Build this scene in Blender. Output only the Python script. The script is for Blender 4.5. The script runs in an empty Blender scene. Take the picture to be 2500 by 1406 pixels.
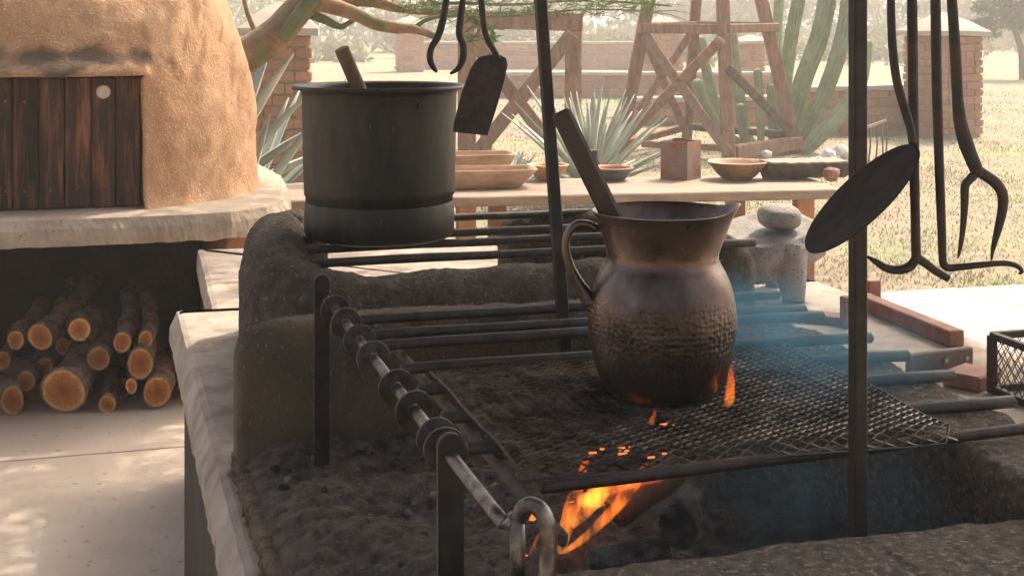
import bpy, bmesh, math, random
from mathutils import Vector, Matrix, noise as mn

# ------------------------------------------------------------------ camera, sky, sun, exposure
scene = bpy.context.scene
col = scene.collection
R = math.radians
F = 3480.0 / 2500.0            # focal length over picture width
EYE = 1.60
cam_data = bpy.data.cameras.new('camera')
cam_data.sensor_width = 36.0
cam_data.lens = 36.0 * F
cam_data.shift_y = -(703.0 - 40.0) / 2500.0
cam_data.clip_start = 0.05
cam_data.clip_end = 2000
cam = bpy.data.objects.new('camera', cam_data)
cam.location = (0, 0, EYE)
cam.rotation_euler = (R(90), 0, 0)
col.objects.link(cam)
scene.camera = cam

SUN_AZ, SUN_EL = R(38), R(50)
world = bpy.data.worlds.new('World')
scene.world = world
world.use_nodes = True
wn = world.node_tree
for n in list(wn.nodes):
    wn.nodes.remove(n)
sky = wn.nodes.new('ShaderNodeTexSky')
sky.sky_type = 'NISHITA'
sky.sun_disc = False
sky.sun_elevation = SUN_EL
sky.sun_rotation = SUN_AZ
sky.dust_density = 8.0
sky.ozone_density = 0.0
sky.air_density = 0.8
bgn = wn.nodes.new('ShaderNodeBackground')
bgn.inputs['Strength'].default_value = 0.15
wo = wn.nodes.new('ShaderNodeOutputWorld')
wn.links.new(sky.outputs[0], bgn.inputs[0])
wn.links.new(bgn.outputs[0], wo.inputs[0])

sl = bpy.data.lights.new('sun', 'SUN')
sl.energy = 2.0
sl.angle = R(0.6)
sl.color = (1.0, 0.90, 0.74)
so = bpy.data.objects.new('sun', sl)
sd = Vector((math.sin(SUN_AZ) * math.cos(SUN_EL), math.cos(SUN_AZ) * math.cos(SUN_EL), math.sin(SUN_EL)))
so.rotation_euler = sd.to_track_quat('Z', 'Y').to_euler()
so.location = (6, 6, 9)
col.objects.link(so)

scene.view_settings.view_transform = 'Standard'
scene.view_settings.look = 'None'
scene.view_settings.gamma = 1.0
scene.view_settings.use_curve_mapping = False
scene.view_settings.exposure = 1.38
scene.cycles.use_denoising = True
scene.cycles.max_bounces = 8
scene.cycles.diffuse_bounces = 4
scene.cycles.transparent_max_bounces = 24
scene.cycles.volume_bounces = 1
scene.cycles.caustics_reflective = False
scene.cycles.caustics_refractive = False

# ------------------------------------------------------------------ frames of reference
CA, SA = math.cos(R(16)), math.sin(R(16))     # the hearth, oven and paving are turned 16 degrees


def S(u, v, z=0.0):
    return Vector((u * CA - v * SA, u * SA + v * CA, z))


def at(px, py, Y):
    """point seen at a pixel of the 2500 px photograph, Y metres away"""
    return Vector(((px - 1250) / 3480.0 * Y, Y, EYE - (py - 40) / 3480.0 * Y))


def on(px, py, z):
    """point seen at a pixel, at the height z"""
    Y = (EYE - z) * 3480.0 / (py - 40)
    return at(px, py, Y)


rng = random.Random(7)


def fr(p, s=1.0, o=4):
    return mn.fractal(Vector(p) * s, 0.9, 2.1, o)


# ------------------------------------------------------------------ materials
MATS = {}


def mat(name, c1, c2=None, scale=6.0, rough=0.85, bump=0.3, bscale=60.0, metal=0.0, c3=None, s3=2.0, spread=(0.35, 0.65),
        stretch=(1, 1, 1), rnd=0.0, spec=0.4, bdist=0.01, trans=0.0, world_pos=False, speck=None):
    if name in MATS:
        return MATS[name]
    m = bpy.data.materials.new(name)
    m.use_nodes = True
    nt = m.node_tree
    N, L = nt.nodes, nt.links
    b = N['Principled BSDF']
    b.inputs['Roughness'].default_value = rough
    b.inputs['Metallic'].default_value = metal
    b.inputs['Specular IOR Level'].default_value = spec
    if world_pos:
        tc = N.new('ShaderNodeNewGeometry'); src = tc.outputs['Position']
    else:
        tc = N.new('ShaderNodeTexCoord'); src = tc.outputs['Object']
    oi = N.new('ShaderNodeObjectInfo')
    mp = N.new('ShaderNodeMapping'); mp.inputs['Scale'].default_value = stretch
    L.new(src, mp.inputs['Vector'])
    # shift the pattern from copy to copy
    mul = N.new('ShaderNodeMath'); mul.operation = 'MULTIPLY'; mul.inputs[1].default_value = 37.0
    L.new(oi.outputs['Random'], mul.inputs[0])
    cmb = N.new('ShaderNodeCombineXYZ')
    L.new(mul.outputs[0], cmb.inputs[0]); L.new(mul.outputs[0], cmb.inputs[1])
    if not world_pos:
        L.new(cmb.outputs[0], mp.inputs['Location'])
    nz = N.new('ShaderNodeTexNoise'); nz.inputs['Scale'].default_value = scale
    nz.inputs['Detail'].default_value = 8; nz.inputs['Roughness'].default_value = 0.6
    L.new(mp.outputs[0], nz.inputs['Vector'])
    rp = N.new('ShaderNodeValToRGB')
    rp.color_ramp.elements[0].position = spread[0]; rp.color_ramp.elements[1].position = spread[1]
    rp.color_ramp.elements[0].color = (*c1, 1); rp.color_ramp.elements[1].color = (*(c2 or c1), 1)
    L.new(nz.outputs['Fac'], rp.inputs[0])
    out = rp.outputs[0]
    if c3:
        n3 = N.new('ShaderNodeTexNoise'); n3.inputs['Scale'].default_value = s3; n3.inputs['Detail'].default_value = 6
        n3.inputs['Roughness'].default_value = 0.65
        L.new(mp.outputs[0], n3.inputs['Vector'])
        r3 = N.new('ShaderNodeValToRGB'); r3.color_ramp.elements[0].position = 0.48; r3.color_ramp.elements[1].position = 0.66
        L.new(n3.outputs['Fac'], r3.inputs[0])
        mx = N.new('ShaderNodeMixRGB'); mx.inputs[2].default_value = (*c3, 1)
        L.new(r3.outputs[0], mx.inputs[0]); L.new(out, mx.inputs[1]); out = mx.outputs[0]
    if speck:
        ns = N.new('ShaderNodeTexNoise'); ns.inputs['Scale'].default_value = speck[1]; ns.inputs['Detail'].default_value = 3
        L.new(mp.outputs[0], ns.inputs['Vector'])
        rs = N.new('ShaderNodeValToRGB'); rs.color_ramp.elements[0].position = speck[2]; rs.color_ramp.elements[1].position = speck[2] + 0.06
        L.new(ns.outputs['Fac'], rs.inputs[0])
        mx = N.new('ShaderNodeMixRGB'); mx.inputs[2].default_value = (*speck[0], 1)
        L.new(rs.outputs[0], mx.inputs[0]); L.new(out, mx.inputs[1]); out = mx.outputs[0]
    if rnd:
        hs = N.new('ShaderNodeHueSaturation')
        mr = N.new('ShaderNodeMapRange'); mr.inputs['To Min'].default_value = 1 - rnd; mr.inputs['To Max'].default_value = 1 + rnd
        L.new(oi.outputs['Random'], mr.inputs['Value']); L.new(mr.outputs[0], hs.inputs['Value'])
        L.new(out, hs.inputs['Color']); out = hs.outputs[0]
    L.new(out, b.inputs['Base Color'])
    if bump:
        nb = N.new('ShaderNodeTexNoise'); nb.inputs['Scale'].default_value = bscale; nb.inputs['Detail'].default_value = 7
        nb.inputs['Roughness'].default_value = 0.65
        L.new(mp.outputs[0], nb.inputs['Vector'])
        bp = N.new('ShaderNodeBump'); bp.inputs['Strength'].default_value = bump; bp.inputs['Distance'].default_value = bdist
        L.new(nb.outputs['Fac'], bp.inputs['Height']); L.new(bp.outputs[0], b.inputs['Normal'])
        # roughness breakup
        mr = N.new('ShaderNodeMapRange'); mr.inputs['To Min'].default_value = max(0.05, rough - 0.12); mr.inputs['To Max'].default_value = min(1, rough + 0.12)
        L.new(nb.outputs['Fac'], mr.inputs['Value']); L.new(mr.outputs[0], b.inputs['Roughness'])
    if trans:
        b.inputs['Subsurface Weight'].default_value = 0
        tr = N.new('ShaderNodeBsdfTranslucent'); ms = N.new('ShaderNodeMixShader'); ms.inputs[0].default_value = trans
        L.new(out, tr.inputs['Color']); L.new(b.outputs[0], ms.inputs[1]); L.new(tr.outputs[0], ms.inputs[2])
        L.new(ms.outputs[0], N['Material Output'].inputs['Surface'])
    MATS[name] = m
    return m


def nodes_of(m):
    return m.node_tree.nodes, m.node_tree.links, m.node_tree.nodes['Principled BSDF']


# ------------------------------------------------------------------ mesh helpers
BASE = {}


def tag(o, label=None, cat=None, group=None, kind=None):
    if label: o['label'] = label
    if cat: o['category'] = cat
    if group: o['group'] = group
    if kind: o['kind'] = kind
    return o


def thing(name, label, cat, loc=(0, 0, 0), group=None):
    o = bpy.data.objects.new(name, None)
    o.empty_display_size = 0.05
    o.location = loc
    col.objects.link(o)
    BASE[o.name] = Vector(loc)
    return tag(o, label, cat, group)


def link(name, me, parent=None, loc=None):
    o = bpy.data.objects.new(name, me)
    col.objects.link(o)
    if parent:
        o.parent = parent
    if loc is not None:
        o.location = loc
    return o


def mesh(name, verts, faces, m, parent=None, smooth=False, mats=None, fmat=None):
    """verts in world space; origin at the parent's base or at the mesh's own foot"""
    verts = [Vector(v) for v in verts]
    if parent is not None:
        b = BASE[parent.name]
    else:
        n = len(verts)
        b = Vector((sum(v.x for v in verts) / n, sum(v.y for v in verts) / n, min(v.z for v in verts)))
    me = bpy.data.meshes.new(name)
    me.from_pydata([v - b for v in verts], [], faces)
    for mm in (mats or ([m] if m else [])):
        me.materials.append(mm)
    if fmat:
        for p, k in zip(me.polygons, fmat):
            p.material_index = k
    if smooth:
        for p in me.polygons:
            p.use_smooth = True
    me.update()
    bm = bmesh.new(); bm.from_mesh(me); bmesh.ops.recalc_face_normals(bm, faces=bm.faces); bm.to_mesh(me); bm.free()
    o = bpy.data.objects.new(name, me)
    col.objects.link(o)
    if parent is not None:
        o.parent = parent
        BASE[o.name] = b
    else:
        o.location = b
        BASE[o.name] = b
    return o


class MB:
    """collects geometry of ONE part"""
    def __init__(s):
        s.v, s.f = [], []

    def add(s, vs, fs):
        k = len(s.v)
        s.v += [Vector(p) for p in vs]
        s.f += [tuple(i + k for i in f) for f in fs]
        return s

    def build(s, name, m, parent=None, smooth=False):
        return mesh(name, s.v, s.f, m, parent, smooth)


def frames(pts):
    T = []
    n = len(pts)
    for i in range(n):
        a = pts[max(0, i - 1)]; b = pts[min(n - 1, i + 1)]
        t = (b - a)
        T.append(t.normalized() if t.length > 1e-9 else Vector((0, 0, 1)))
    ref = Vector((0, 0, 1)) if abs(T[0].z) < 0.9 else Vector((1, 0, 0))
    nrm = (ref - T[0] * ref.dot(T[0])).normalized()
    out = []
    for t in T:
        nrm = (nrm - t * nrm.dot(t))
        nrm = nrm.normalized() if nrm.length > 1e-6 else t.orthogonal().normalized()
        out.append((t, nrm, t.cross(nrm)))
    return out


def tube(pts, r, n=8, cap=True, sq=False, jitter=0.0, ribs=0, flat=1.0, jscale=30):
    pts = [Vector(p) for p in pts]
    rs = r if isinstance(r, (list, tuple)) else [r] * len(pts)
    fr_ = frames(pts)
    V, Fc = [], []
    for i, (p, (t, a, b)) in enumerate(zip(pts, fr_)):
        for k in range(n):
            an = 2 * math.pi * (k + (0.5 if sq else 0)) / n
            rr = rs[i]
            if sq: rr *= 1.2
            if ribs: rr *= 1 - 0.16 * (k % 2)
            if jitter: rr *= 1 + jitter * mn.noise((p + a * math.cos(an) * rs[i] + b * math.sin(an) * rs[i]) * jscale)
            V.append(p + a * (math.cos(an) * rr) + b * (math.sin(an) * rr * flat))
    for i in range(len(pts) - 1):
        for k in range(n):
            Fc.append((i * n + k, i * n + (k + 1) % n, (i + 1) * n + (k + 1) % n, (i + 1) * n + k))
    if cap:
        Fc.append(tuple(range(n - 1, -1, -1)))
        Fc.append(tuple((len(pts) - 1) * n + k for k in range(n)))
    return V, Fc


def smoothpts(pts, sub=5):
    """Catmull-Rom"""
    pts = [Vector(p) for p in pts]
    out = []
    n = len(pts)
    for i in range(n - 1):
        p0 = pts[max(0, i - 1)]; p1 = pts[i]; p2 = pts[i + 1]; p3 = pts[min(n - 1, i + 2)]
        for j in range(sub):
            t = j / sub
            out.append(0.5 * ((2 * p1) + (p2 - p0) * t + (2 * p0 - 5 * p1 + 4 * p2 - p3) * t * t + (3 * p1 - p0 - 3 * p2 + p3) * t ** 3))
    out.append(pts[-1])
    return out


def lerps(vals, sub=5):
    out = []
    for a, b in zip(vals[:-1], vals[1:]):
        out += [a + (b - a) * j / sub for j in range(sub)]
    return out + [vals[-1]]


def lathe(c, prof, n=48, wob=0.0, wfreq=6.0, xform=None):
    """prof: list of (r, z); c: axis foot"""
    c = Vector(c)
    V, Fc = [], []
    for (r, z) in prof:
        for k in range(n):
            a = 2 * math.pi * k / n
            p = Vector((r * math.cos(a), r * math.sin(a), z))
            if wob:
                d = mn.noise(p * wfreq + c) * wob
                p.x += d * math.cos(a); p.y += d * math.sin(a)
            if xform: p = xform(p)
            V.append(c + p)
    for i in range(len(prof) - 1):
        for k in range(n):
            Fc.append((i * n + k, i * n + (k + 1) % n, (i + 1) * n + (k + 1) % n, (i + 1) * n + k))
    return V, Fc


def boxv(c, ax, ay, az, bevel=0.0):
    """box at centre c with half-axis vectors; chamfered when bevel"""
    c = Vector(c); ax, ay, az = Vector(ax), Vector(ay), Vector(az)
    if not bevel:
        V = [c + ax * i + ay * j + az * k for i in (-1, 1) for j in (-1, 1) for k in (-1, 1)]
        return V, [(0, 1, 3, 2), (4, 6, 7, 5), (0, 4, 5, 1), (2, 3, 7, 6), (0, 2, 6, 4), (1, 5, 7, 3)]
    bm = bmesh.new()
    lx, ly, lz = ax.length, ay.length, az.length
    bmesh.ops.create_cube(bm, size=2)
    for v in bm.verts:
        v.co = Vector((v.co.x * lx, v.co.y * ly, v.co.z * lz))
    bmesh.ops.bevel(bm, geom=list(bm.edges), offset=bevel, segments=1, affect='EDGES', profile=0.5)
    bm.verts.index_update()
    X, Y, Z = ax.normalized(), ay.normalized(), az.normalized()
    V = [c + X * v.co.x + Y * v.co.y + Z * v.co.z for v in bm.verts]
    Fc = [tuple(v.index for v in f.verts) for f in bm.faces]
    bm.free()
    return V, Fc


def beam(a, b, w, h, up=(0, 0, 1), bevel=0.004):
    a, b = Vector(a), Vector(b)
    t = (b - a); L_ = t.length; t.normalize()
    up = Vector(up); s = t.cross(up)
    if s.length < 1e-4: s = t.cross(Vector((0, 1, 0)))
    s.normalize(); uu = s.cross(t).normalized()
    return boxv((a + b) / 2, t * L_ / 2, s * w / 2, uu * h / 2, bevel)


def prism(pts, nrm, th):
    """closed outline (world, planar) thickened along nrm"""
    pts = [Vector(p) for p in pts]; d = Vector(nrm).normalized() * th / 2
    n = len(pts)
    V = [p - d for p in pts] + [p + d for p in pts]
    Fc = [tuple(range(n - 1, -1, -1)), tuple(range(n, 2 * n))]
    Fc += [(i, (i + 1) % n, n + (i + 1) % n, n + i) for i in range(n)]
    return V, Fc


def resample(pts, step):
    out = []
    for a, b in zip(pts[:-1], pts[1:]):
        a, b = Vector(a), Vector(b)
        k = max(1, int((b - a).length / step))
        out += [a + (b - a) * j / k for j in range(k)]
    return out + [Vector(pts[-1])]


def adobe_wall(path, th, z0, z1, rnd=0.06, noise_=0.012, step=0.007, zs=None, taper=1.0, seed=0.0, endr=0.06, grain=0.0025, nb=12, nc=26):
    """hand-plastered wall swept along a plan path of (u, v[, top])"""
    P = [Vector((p[0], p[1], p[2] if len(p) > 2 else z1)) for p in path]
    P = resample(P, step)
    L_ = [0.0]
    for a, b in zip(P[:-1], P[1:]):
        L_.append(L_[-1] + (b.xy - a.xy).length)
    tot = L_[-1]
    V, Fc = [], []
    for i, p in enumerate(P):
        a = P[max(0, i - 1)].xy; b = P[min(len(P) - 1, i + 1)].xy
        t = (b - a).normalized(); nr = Vector((-t.y, t.x))
        e = min(L_[i], tot - L_[i])
        top = p.z
        w = th / 2
        if e < endr:
            q = math.sqrt(max(0.0, 1 - (1 - e / endr) ** 2))
            top = p.z - rnd * (1 - q) * 1.0
            w = th / 2 * (0.55 + 0.45 * q)
        r = min(rnd, w * 0.98)
        prof = []
        for k in range(nb):
            prof.append((w, z0 + (top - r - z0) * k / nb))
        for k in range(nc + 1):
            an = math.pi * k / nc
            cx = (w - r) * (1 if an < math.pi / 2 else -1)
            if abs(an - math.pi / 2) < 1e-3: cx = 0
            prof.append((cx + r * math.cos(an), top - r + r * math.sin(an)))
        for k in range(nb - 1, -1, -1):
            prof.append((-w, z0 + (top - r - z0) * k / nb))
        for (s, z) in prof:
            sl_ = 1 + (taper - 1) * (z1 - z) / (z1 - z0)
            q = S(p.x + nr.x * s * sl_, p.y + nr.y * s * sl_, z)
            if noise_:
                d = fr(q + Vector((seed, 0, 0)), 9, 4) * noise_ + mn.noise(q * 55) * noise_ * 0.3 + (mn.noise(q * 130) + 0.6 * mn.noise(q * 260)) * grain
                dirn = (S(nr.x * s, nr.y * s, 0) + Vector((0, 0, (z - z0) * 0.3)))
                q = q + (dirn.normalized() * d if dirn.length > 0 else Vector((0, 0, d)))
            V.append(q)
        m_ = len(prof)
    for i in range(len(P) - 1):
        for k in range(m_ - 1):
            Fc.append((i * m_ + k, (i + 1) * m_ + k, (i + 1) * m_ + k + 1, i * m_ + k + 1))
    Fc.append(tuple(range(m_)))
    Fc.append(tuple((len(P) - 1) * m_ + k for k in range(m_ - 1, -1, -1)))
    return V, Fc


def rough_slab(outline, z0, z1, amp=0.012, step=0.025, under=0.0, bul=0.01, xf=S, edge=0.012, nf=11):
    """slab of a plan outline (u, v) with an uneven broken edge"""
    pts = resample([Vector((a[0], a[1], 0)) for a in outline] + [Vector((outline[0][0], outline[0][1], 0))], step)[:-1]
    n = len(pts)
    c = sum(pts, Vector()) / n
    area = sum(pts[i].x * pts[(i + 1) % n].y - pts[(i + 1) % n].x * pts[i].y for i in range(n))
    sg = 1 if area > 0 else -1
    rows = [(-min(0.05, edge * 5), z1), (-edge * 1.5, z1), (-edge * 0.3, z1 - edge * 0.35), (0.0, z1 - edge * 1.2), (bul, z0 + (z1 - z0) * 0.6),
            (bul * 1.1, z0 + (z1 - z0) * 0.25), (bul * 0.4 - under, z0)]
    V, Fc = [], []
    for ri, (off, z) in enumerate(rows):
        for i, p in enumerate(pts):
            t = (pts[(i + 1) % n] - pts[i - 1]).normalized()
            o = Vector((t.y, -t.x, 0)) * sg
            q = xf(p.x + o.x * off, p.y + o.y * off, z)
            k = amp * (0 if ri == 0 else 0.3 if ri == 1 else 0.5 if ri < 4 else 1.0 if ri < 6 else 1.6)
            d = fr(q + Vector((0, 0, ri * 0.05)), nf, 4) * k + mn.noise(q * 60 + Vector((0, 0, ri * 3.7))) * k * 0.5
            oo = xf(o.x, o.y, 0) - xf(0, 0, 0)
            q = q + oo * d
            if ri in (4, 5, 6): q.z += mn.noise(q * 16) * amp * 0.8
            V.append(q)
    for r_ in range(len(rows) - 1):
        for i in range(n):
            Fc.append((r_ * n + i, r_ * n + (i + 1) % n, (r_ + 1) * n + (i + 1) % n, (r_ + 1) * n + i))
    Fc.append(tuple(range(n)))
    Fc.append(tuple((len(rows) - 1) * n + i for i in range(n - 1, -1, -1)))
    return V, Fc


def rock(c, rx, ry, rz, seed, sub=3, amp=0.25, rot=0.0):
    bm = bmesh.new()
    bmesh.ops.create_icosphere(bm, subdivisions=sub, radius=1)
    V = []
    sv = Vector((seed * 3.1, seed * 1.7, seed))
    for v in bm.verts:
        d = 1 + amp * fr(v.co * 1.1 + sv, 1, 4)
        p = v.co * d
        p = Vector((p.x * rx, p.y * ry, p.z * rz))
        p = Matrix.Rotation(rot, 3, 'Z') @ p
        V.append(Vector(c) + p)
    bm.verts.index_update()
    Fc = [tuple(v.index for v in f.verts) for f in bm.faces]
    bm.free()
    return V, Fc


# ------------------------------------------------------------------ palette
M_adobe = mat('oven_adobe', (0.43, 0.235, 0.122), (0.52, 0.315, 0.178), scale=3.5, bump=0.8, bscale=55, bdist=0.012, rough=0.95,
              speck=((0.66, 0.47, 0.28), 130, 0.60))
M_plaster = mat('pale_concrete', (0.36, 0.285, 0.205), (0.47, 0.385, 0.29), scale=5, bump=0.4, bscale=50, rough=0.95, c3=(0.36, 0.28, 0.20), s3=4, speck=((0.22, 0.16, 0.11), 60, 0.66))
M_slab = mat('hearth_slab', (0.34, 0.275, 0.21), (0.46, 0.385, 0.305), scale=6, bump=0.35, bscale=45, rough=0.95, c3=(0.26, 0.20, 0.145), s3=9, speck=((0.30, 0.24, 0.18), 70, 0.65))
M_patio = mat('patio_concrete', (0.41, 0.33, 0.25), (0.50, 0.415, 0.325), scale=2.2, bump=0.25, bscale=60, rough=0.9, c3=(0.43, 0.345, 0.265), s3=1.6, rnd=0.06, speck=((0.30, 0.235, 0.17), 26, 0.66))
M_soot = mat('soot_adobe', (0.080, 0.061, 0.041), (0.16, 0.122, 0.082), scale=30, bump=1.0, bscale=90, bdist=0.03, rough=0.95,
             speck=((0.26, 0.205, 0.145), 75, 0.62))
M_sootin = mat('soot_inner', (0.045, 0.036, 0.024), (0.10, 0.072, 0.042), scale=4, bump=0.5, bscale=60, rough=0.95)
M_rim = mat('backlit_rim', (0.12, 0.092, 0.062), (0.29, 0.225, 0.155), scale=55, bump=1.0, bscale=100, bdist=0.04, rough=0.95, stretch=(1, 1, 1.6), speck=((0.45, 0.36, 0.26), 110, 0.60))  # adobe made paler, its specks painting in the light that catches the grain
M_wall = mat('smoked_wall', (0.06, 0.047, 0.030), (0.13, 0.097, 0.055), scale=5, bump=0.8, bscale=60, bdist=0.012, rough=0.95, speck=((0.20, 0.16, 0.11), 130, 0.64))
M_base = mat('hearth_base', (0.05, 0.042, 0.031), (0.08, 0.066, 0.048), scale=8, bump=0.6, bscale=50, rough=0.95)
M_burnt = mat('burnt_clay', (0.20, 0.125, 0.075), (0.38, 0.26, 0.16), scale=38, bump=1.0, bscale=90, bdist=0.03, rough=0.95, c3=(0.085, 0.065, 0.048), s3=26)
M_ash = mat('ash_floor', (0.07, 0.057, 0.042), (0.22, 0.18, 0.136), scale=34, bump=1.0, bscale=60, bdist=0.04, rough=1.0, speck=((0.25, 0.22, 0.19), 90, 0.64))
M_iron = mat('black_iron', (0.028, 0.025, 0.020), (0.055, 0.047, 0.037), scale=45, bump=0.6, bscale=90, rough=0.58, metal=0.35, bdist=0.004, c3=(0.075, 0.045, 0.028), s3=26)
M_bar = mat('grate_iron', (0.04, 0.036, 0.03), (0.075, 0.064, 0.052), scale=40, bump=0.4, bscale=200, rough=0.6, metal=0.4, bdist=0.003)
M_wiremesh = mat('grill_wire', (0.075, 0.068, 0.06), (0.27, 0.25, 0.225), scale=40, bump=0.3, bscale=200, rough=0.34, metal=0.85, bdist=0.002, c3=(0.05, 0.043, 0.038), s3=9)
M_spit = mat('spit_steel', (0.10, 0.088, 0.078), (0.30, 0.26, 0.23), scale=50, bump=0.4, bscale=180, rough=0.36, metal=0.85, bdist=0.003, c3=(0.06, 0.05, 0.04), s3=30)
M_ring = mat('ring_iron', (0.035, 0.030, 0.026), (0.085, 0.072, 0.062), scale=60, bump=0.4, bscale=180, rough=0.45, metal=0.6, bdist=0.003)
M_post = mat('post_iron', (0.022, 0.018, 0.015), (0.045, 0.036, 0.028), scale=26, bump=0.4, bscale=150, rough=0.55, metal=0.4, bdist=0.003)
M_pot = mat('enamel_pot', (0.014, 0.0145, 0.012), (0.030, 0.027, 0.020), scale=9, bump=0.25, bscale=60, rough=0.46, spec=0.3, bdist=0.003, c3=(0.055, 0.043, 0.026), s3=5, stretch=(1.6, 1.6, 0.5), speck=((0.10, 0.09, 0.07), 70, 0.70))
M_stick = mat('stirring_stick', (0.13, 0.075, 0.035), (0.24, 0.15, 0.08), scale=14, stretch=(1, 1, 0.12), bump=0.35, bscale=60, rough=0.7)
M_stickd = mat('dark_stick', (0.035, 0.020, 0.012), (0.075, 0.042, 0.024), scale=14, stretch=(1, 1, 0.12), bump=0.35, bscale=60, rough=0.6)
M_plank = mat('door_plank', (0.028, 0.016, 0.011), (0.060, 0.030, 0.017), scale=9, stretch=(4, 4, 0.35), bump=0.6, bscale=30, rough=0.7, rnd=0.35,
              c3=(0.26, 0.11, 0.05), s3=7)
M_nail = mat('rusty_nail', (0.14, 0.07, 0.05), (0.24, 0.13, 0.09), scale=60, rough=0.7, metal=0.3)
M_knob = mat('pale_knob', (0.62, 0.55, 0.46), (0.75, 0.68, 0.58), scale=40, rough=0.6)
M_bark = mat('log_bark', (0.10, 0.068, 0.045), (0.30, 0.21, 0.14), scale=18, stretch=(1, 1, 1), bump=0.9, bscale=45, bdist=0.02, rough=0.95, rnd=0.2)
M_table = mat('table_top', (0.20, 0.14, 0.095), (0.31, 0.235, 0.165), scale=6, stretch=(0.3, 3, 3), bump=0.4, bscale=40, rough=0.8)
M_leg = mat('table_leg', (0.33, 0.13, 0.055), (0.44, 0.20, 0.09), scale=8, stretch=(3, 3, 0.5), bump=0.3, bscale=40, rough=0.8)
M_timber = mat('old_timber', (0.17, 0.085, 0.048), (0.31, 0.18, 0.105), scale=9, stretch=(2, 2, 0.6), bump=0.5, bscale=30, rough=0.9, rnd=0.1)
M_timberd = mat('dark_timber', (0.075, 0.052, 0.036), (0.15, 0.11, 0.075), scale=9, stretch=(2, 2, 0.6), bump=0.5, bscale=30, rough=0.9)
M_brick = mat('adobe_brick', (0.36, 0.16, 0.085), (0.47, 0.235, 0.13), scale=9, bump=0.7, bscale=35, bdist=0.02, rough=0.95, rnd=0.18)
M_mortar = mat('mortar', (0.34, 0.22, 0.15), (0.42, 0.29, 0.20), scale=9, bump=0.5, bscale=40, rough=0.95)
M_cap = mat('mortar_cap', (0.38, 0.30, 0.23), (0.48, 0.39, 0.31), scale=6, bump=0.5, bscale=30, rough=0.95)
M_agave = mat('agave_leaf', (0.27, 0.30, 0.23), (0.42, 0.44, 0.36), scale=5, stretch=(1, 1, 1), bump=0.15, bscale=40, rough=0.6, rnd=0.2)
M_cactus = mat('cactus_skin', (0.19, 0.25, 0.12), (0.31, 0.36, 0.21), scale=6, bump=0.3, bscale=60, rough=0.7, rnd=0.15)
M_trunk = mat('mesquite_bark', (0.20, 0.115, 0.06), (0.34, 0.21, 0.12), scale=9, bump=0.8, bscale=30, bdist=0.02, rough=0.95, c3=(0.06, 0.13, 0.04), s3=2.6)
M_twig = mat('green_twig', (0.07, 0.10, 0.035), (0.14, 0.15, 0.07), scale=9, bump=0.2, rough=0.8)
M_leaf = mat('leaf_green', (0.045, 0.085, 0.025), (0.11, 0.15, 0.05), scale=0.9, bump=0, rough=0.6, trans=0.35, world_pos=True)
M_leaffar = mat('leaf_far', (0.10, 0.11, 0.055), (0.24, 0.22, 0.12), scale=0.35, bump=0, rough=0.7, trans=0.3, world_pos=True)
M_grass = mat('dry_grass', (0.19, 0.155, 0.085), (0.26, 0.215, 0.12), scale=0.55, bump=0, rough=0.8, trans=0.3, world_pos=True, c3=(0.16, 0.26, 0.06), s3=0.42)
M_ground = mat('dry_lawn', (0.20, 0.16, 0.098), (0.31, 0.255, 0.165), scale=7, bump=0.8, bscale=22, bdist=0.05, rough=1.0, c3=(0.20, 0.24, 0.085), s3=0.42, world_pos=True)
M_stone = mat('grey_stone', (0.26, 0.235, 0.21), (0.38, 0.35, 0.31), scale=16, bump=0.7, bscale=80, bdist=0.008, rough=0.95, speck=((0.13, 0.12, 0.11), 140, 0.60))
M_white = mat('white_rock', (0.62, 0.57, 0.50), (0.75, 0.70, 0.63), scale=5, bump=0.5, bscale=20, rough=0.95)
M_batea = mat('carved_wood', (0.34, 0.20, 0.115), (0.52, 0.35, 0.22), scale=7, stretch=(0.6, 3, 3), bump=0.3, bscale=40, rough=0.75)
M_bowlo = mat('orange_clay', (0.42, 0.20, 0.085), (0.52, 0.30, 0.15), scale=7, bump=0.2, bscale=50, rough=0.6)
M_bowlg = mat('gourd_bowl', (0.16, 0.085, 0.03), (0.32, 0.19, 0.075), scale=8, bump=0.3, bscale=40, rough=0.65)
M_bowlt = mat('blue_enamel', (0.025, 0.055, 0.055), (0.06, 0.09, 0.09), scale=10, bump=0.2, bscale=60, rough=0.4, c3=(0.20, 0.05, 0.03), s3=9)
M_red = mat('red_rim', (0.30, 0.085, 0.05), (0.36, 0.14, 0.09), scale=20, bump=0.2, rough=0.6)
M_tin = mat('rusty_tin', (0.20, 0.085, 0.05), (0.33, 0.17, 0.105), scale=12, bump=0.5, bscale=60, rough=0.75, c3=(0.15, 0.155, 0.135), s3=9)
M_redwood = mat('red_wood', (0.20, 0.085, 0.055), (0.34, 0.17, 0.115), scale=8, stretch=(2, 2, 2), bump=0.4, bscale=50, rough=0.75)
M_board = mat('grey_board', (0.13, 0.095, 0.07), (0.22, 0.17, 0.13), scale=8, bump=0.4, bscale=50, rough=0.85)
M_steel = mat('worn_steel', (0.35, 0.33, 0.30), (0.5, 0.47, 0.43), scale=20, rough=0.4, metal=0.8, bump=0.2)
M_char = mat('charred_log', (0.02, 0.018, 0.016), (0.07, 0.06, 0.05), scale=16, bump=1.0, bscale=35, bdist=0.02, rough=1.0, c3=(0.30, 0.28, 0.25), s3=11)
M_thatch = mat('roof_cane', (0.16, 0.11, 0.06), (0.24, 0.17, 0.10), scale=9, bump=0.5, rough=0.9)

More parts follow.
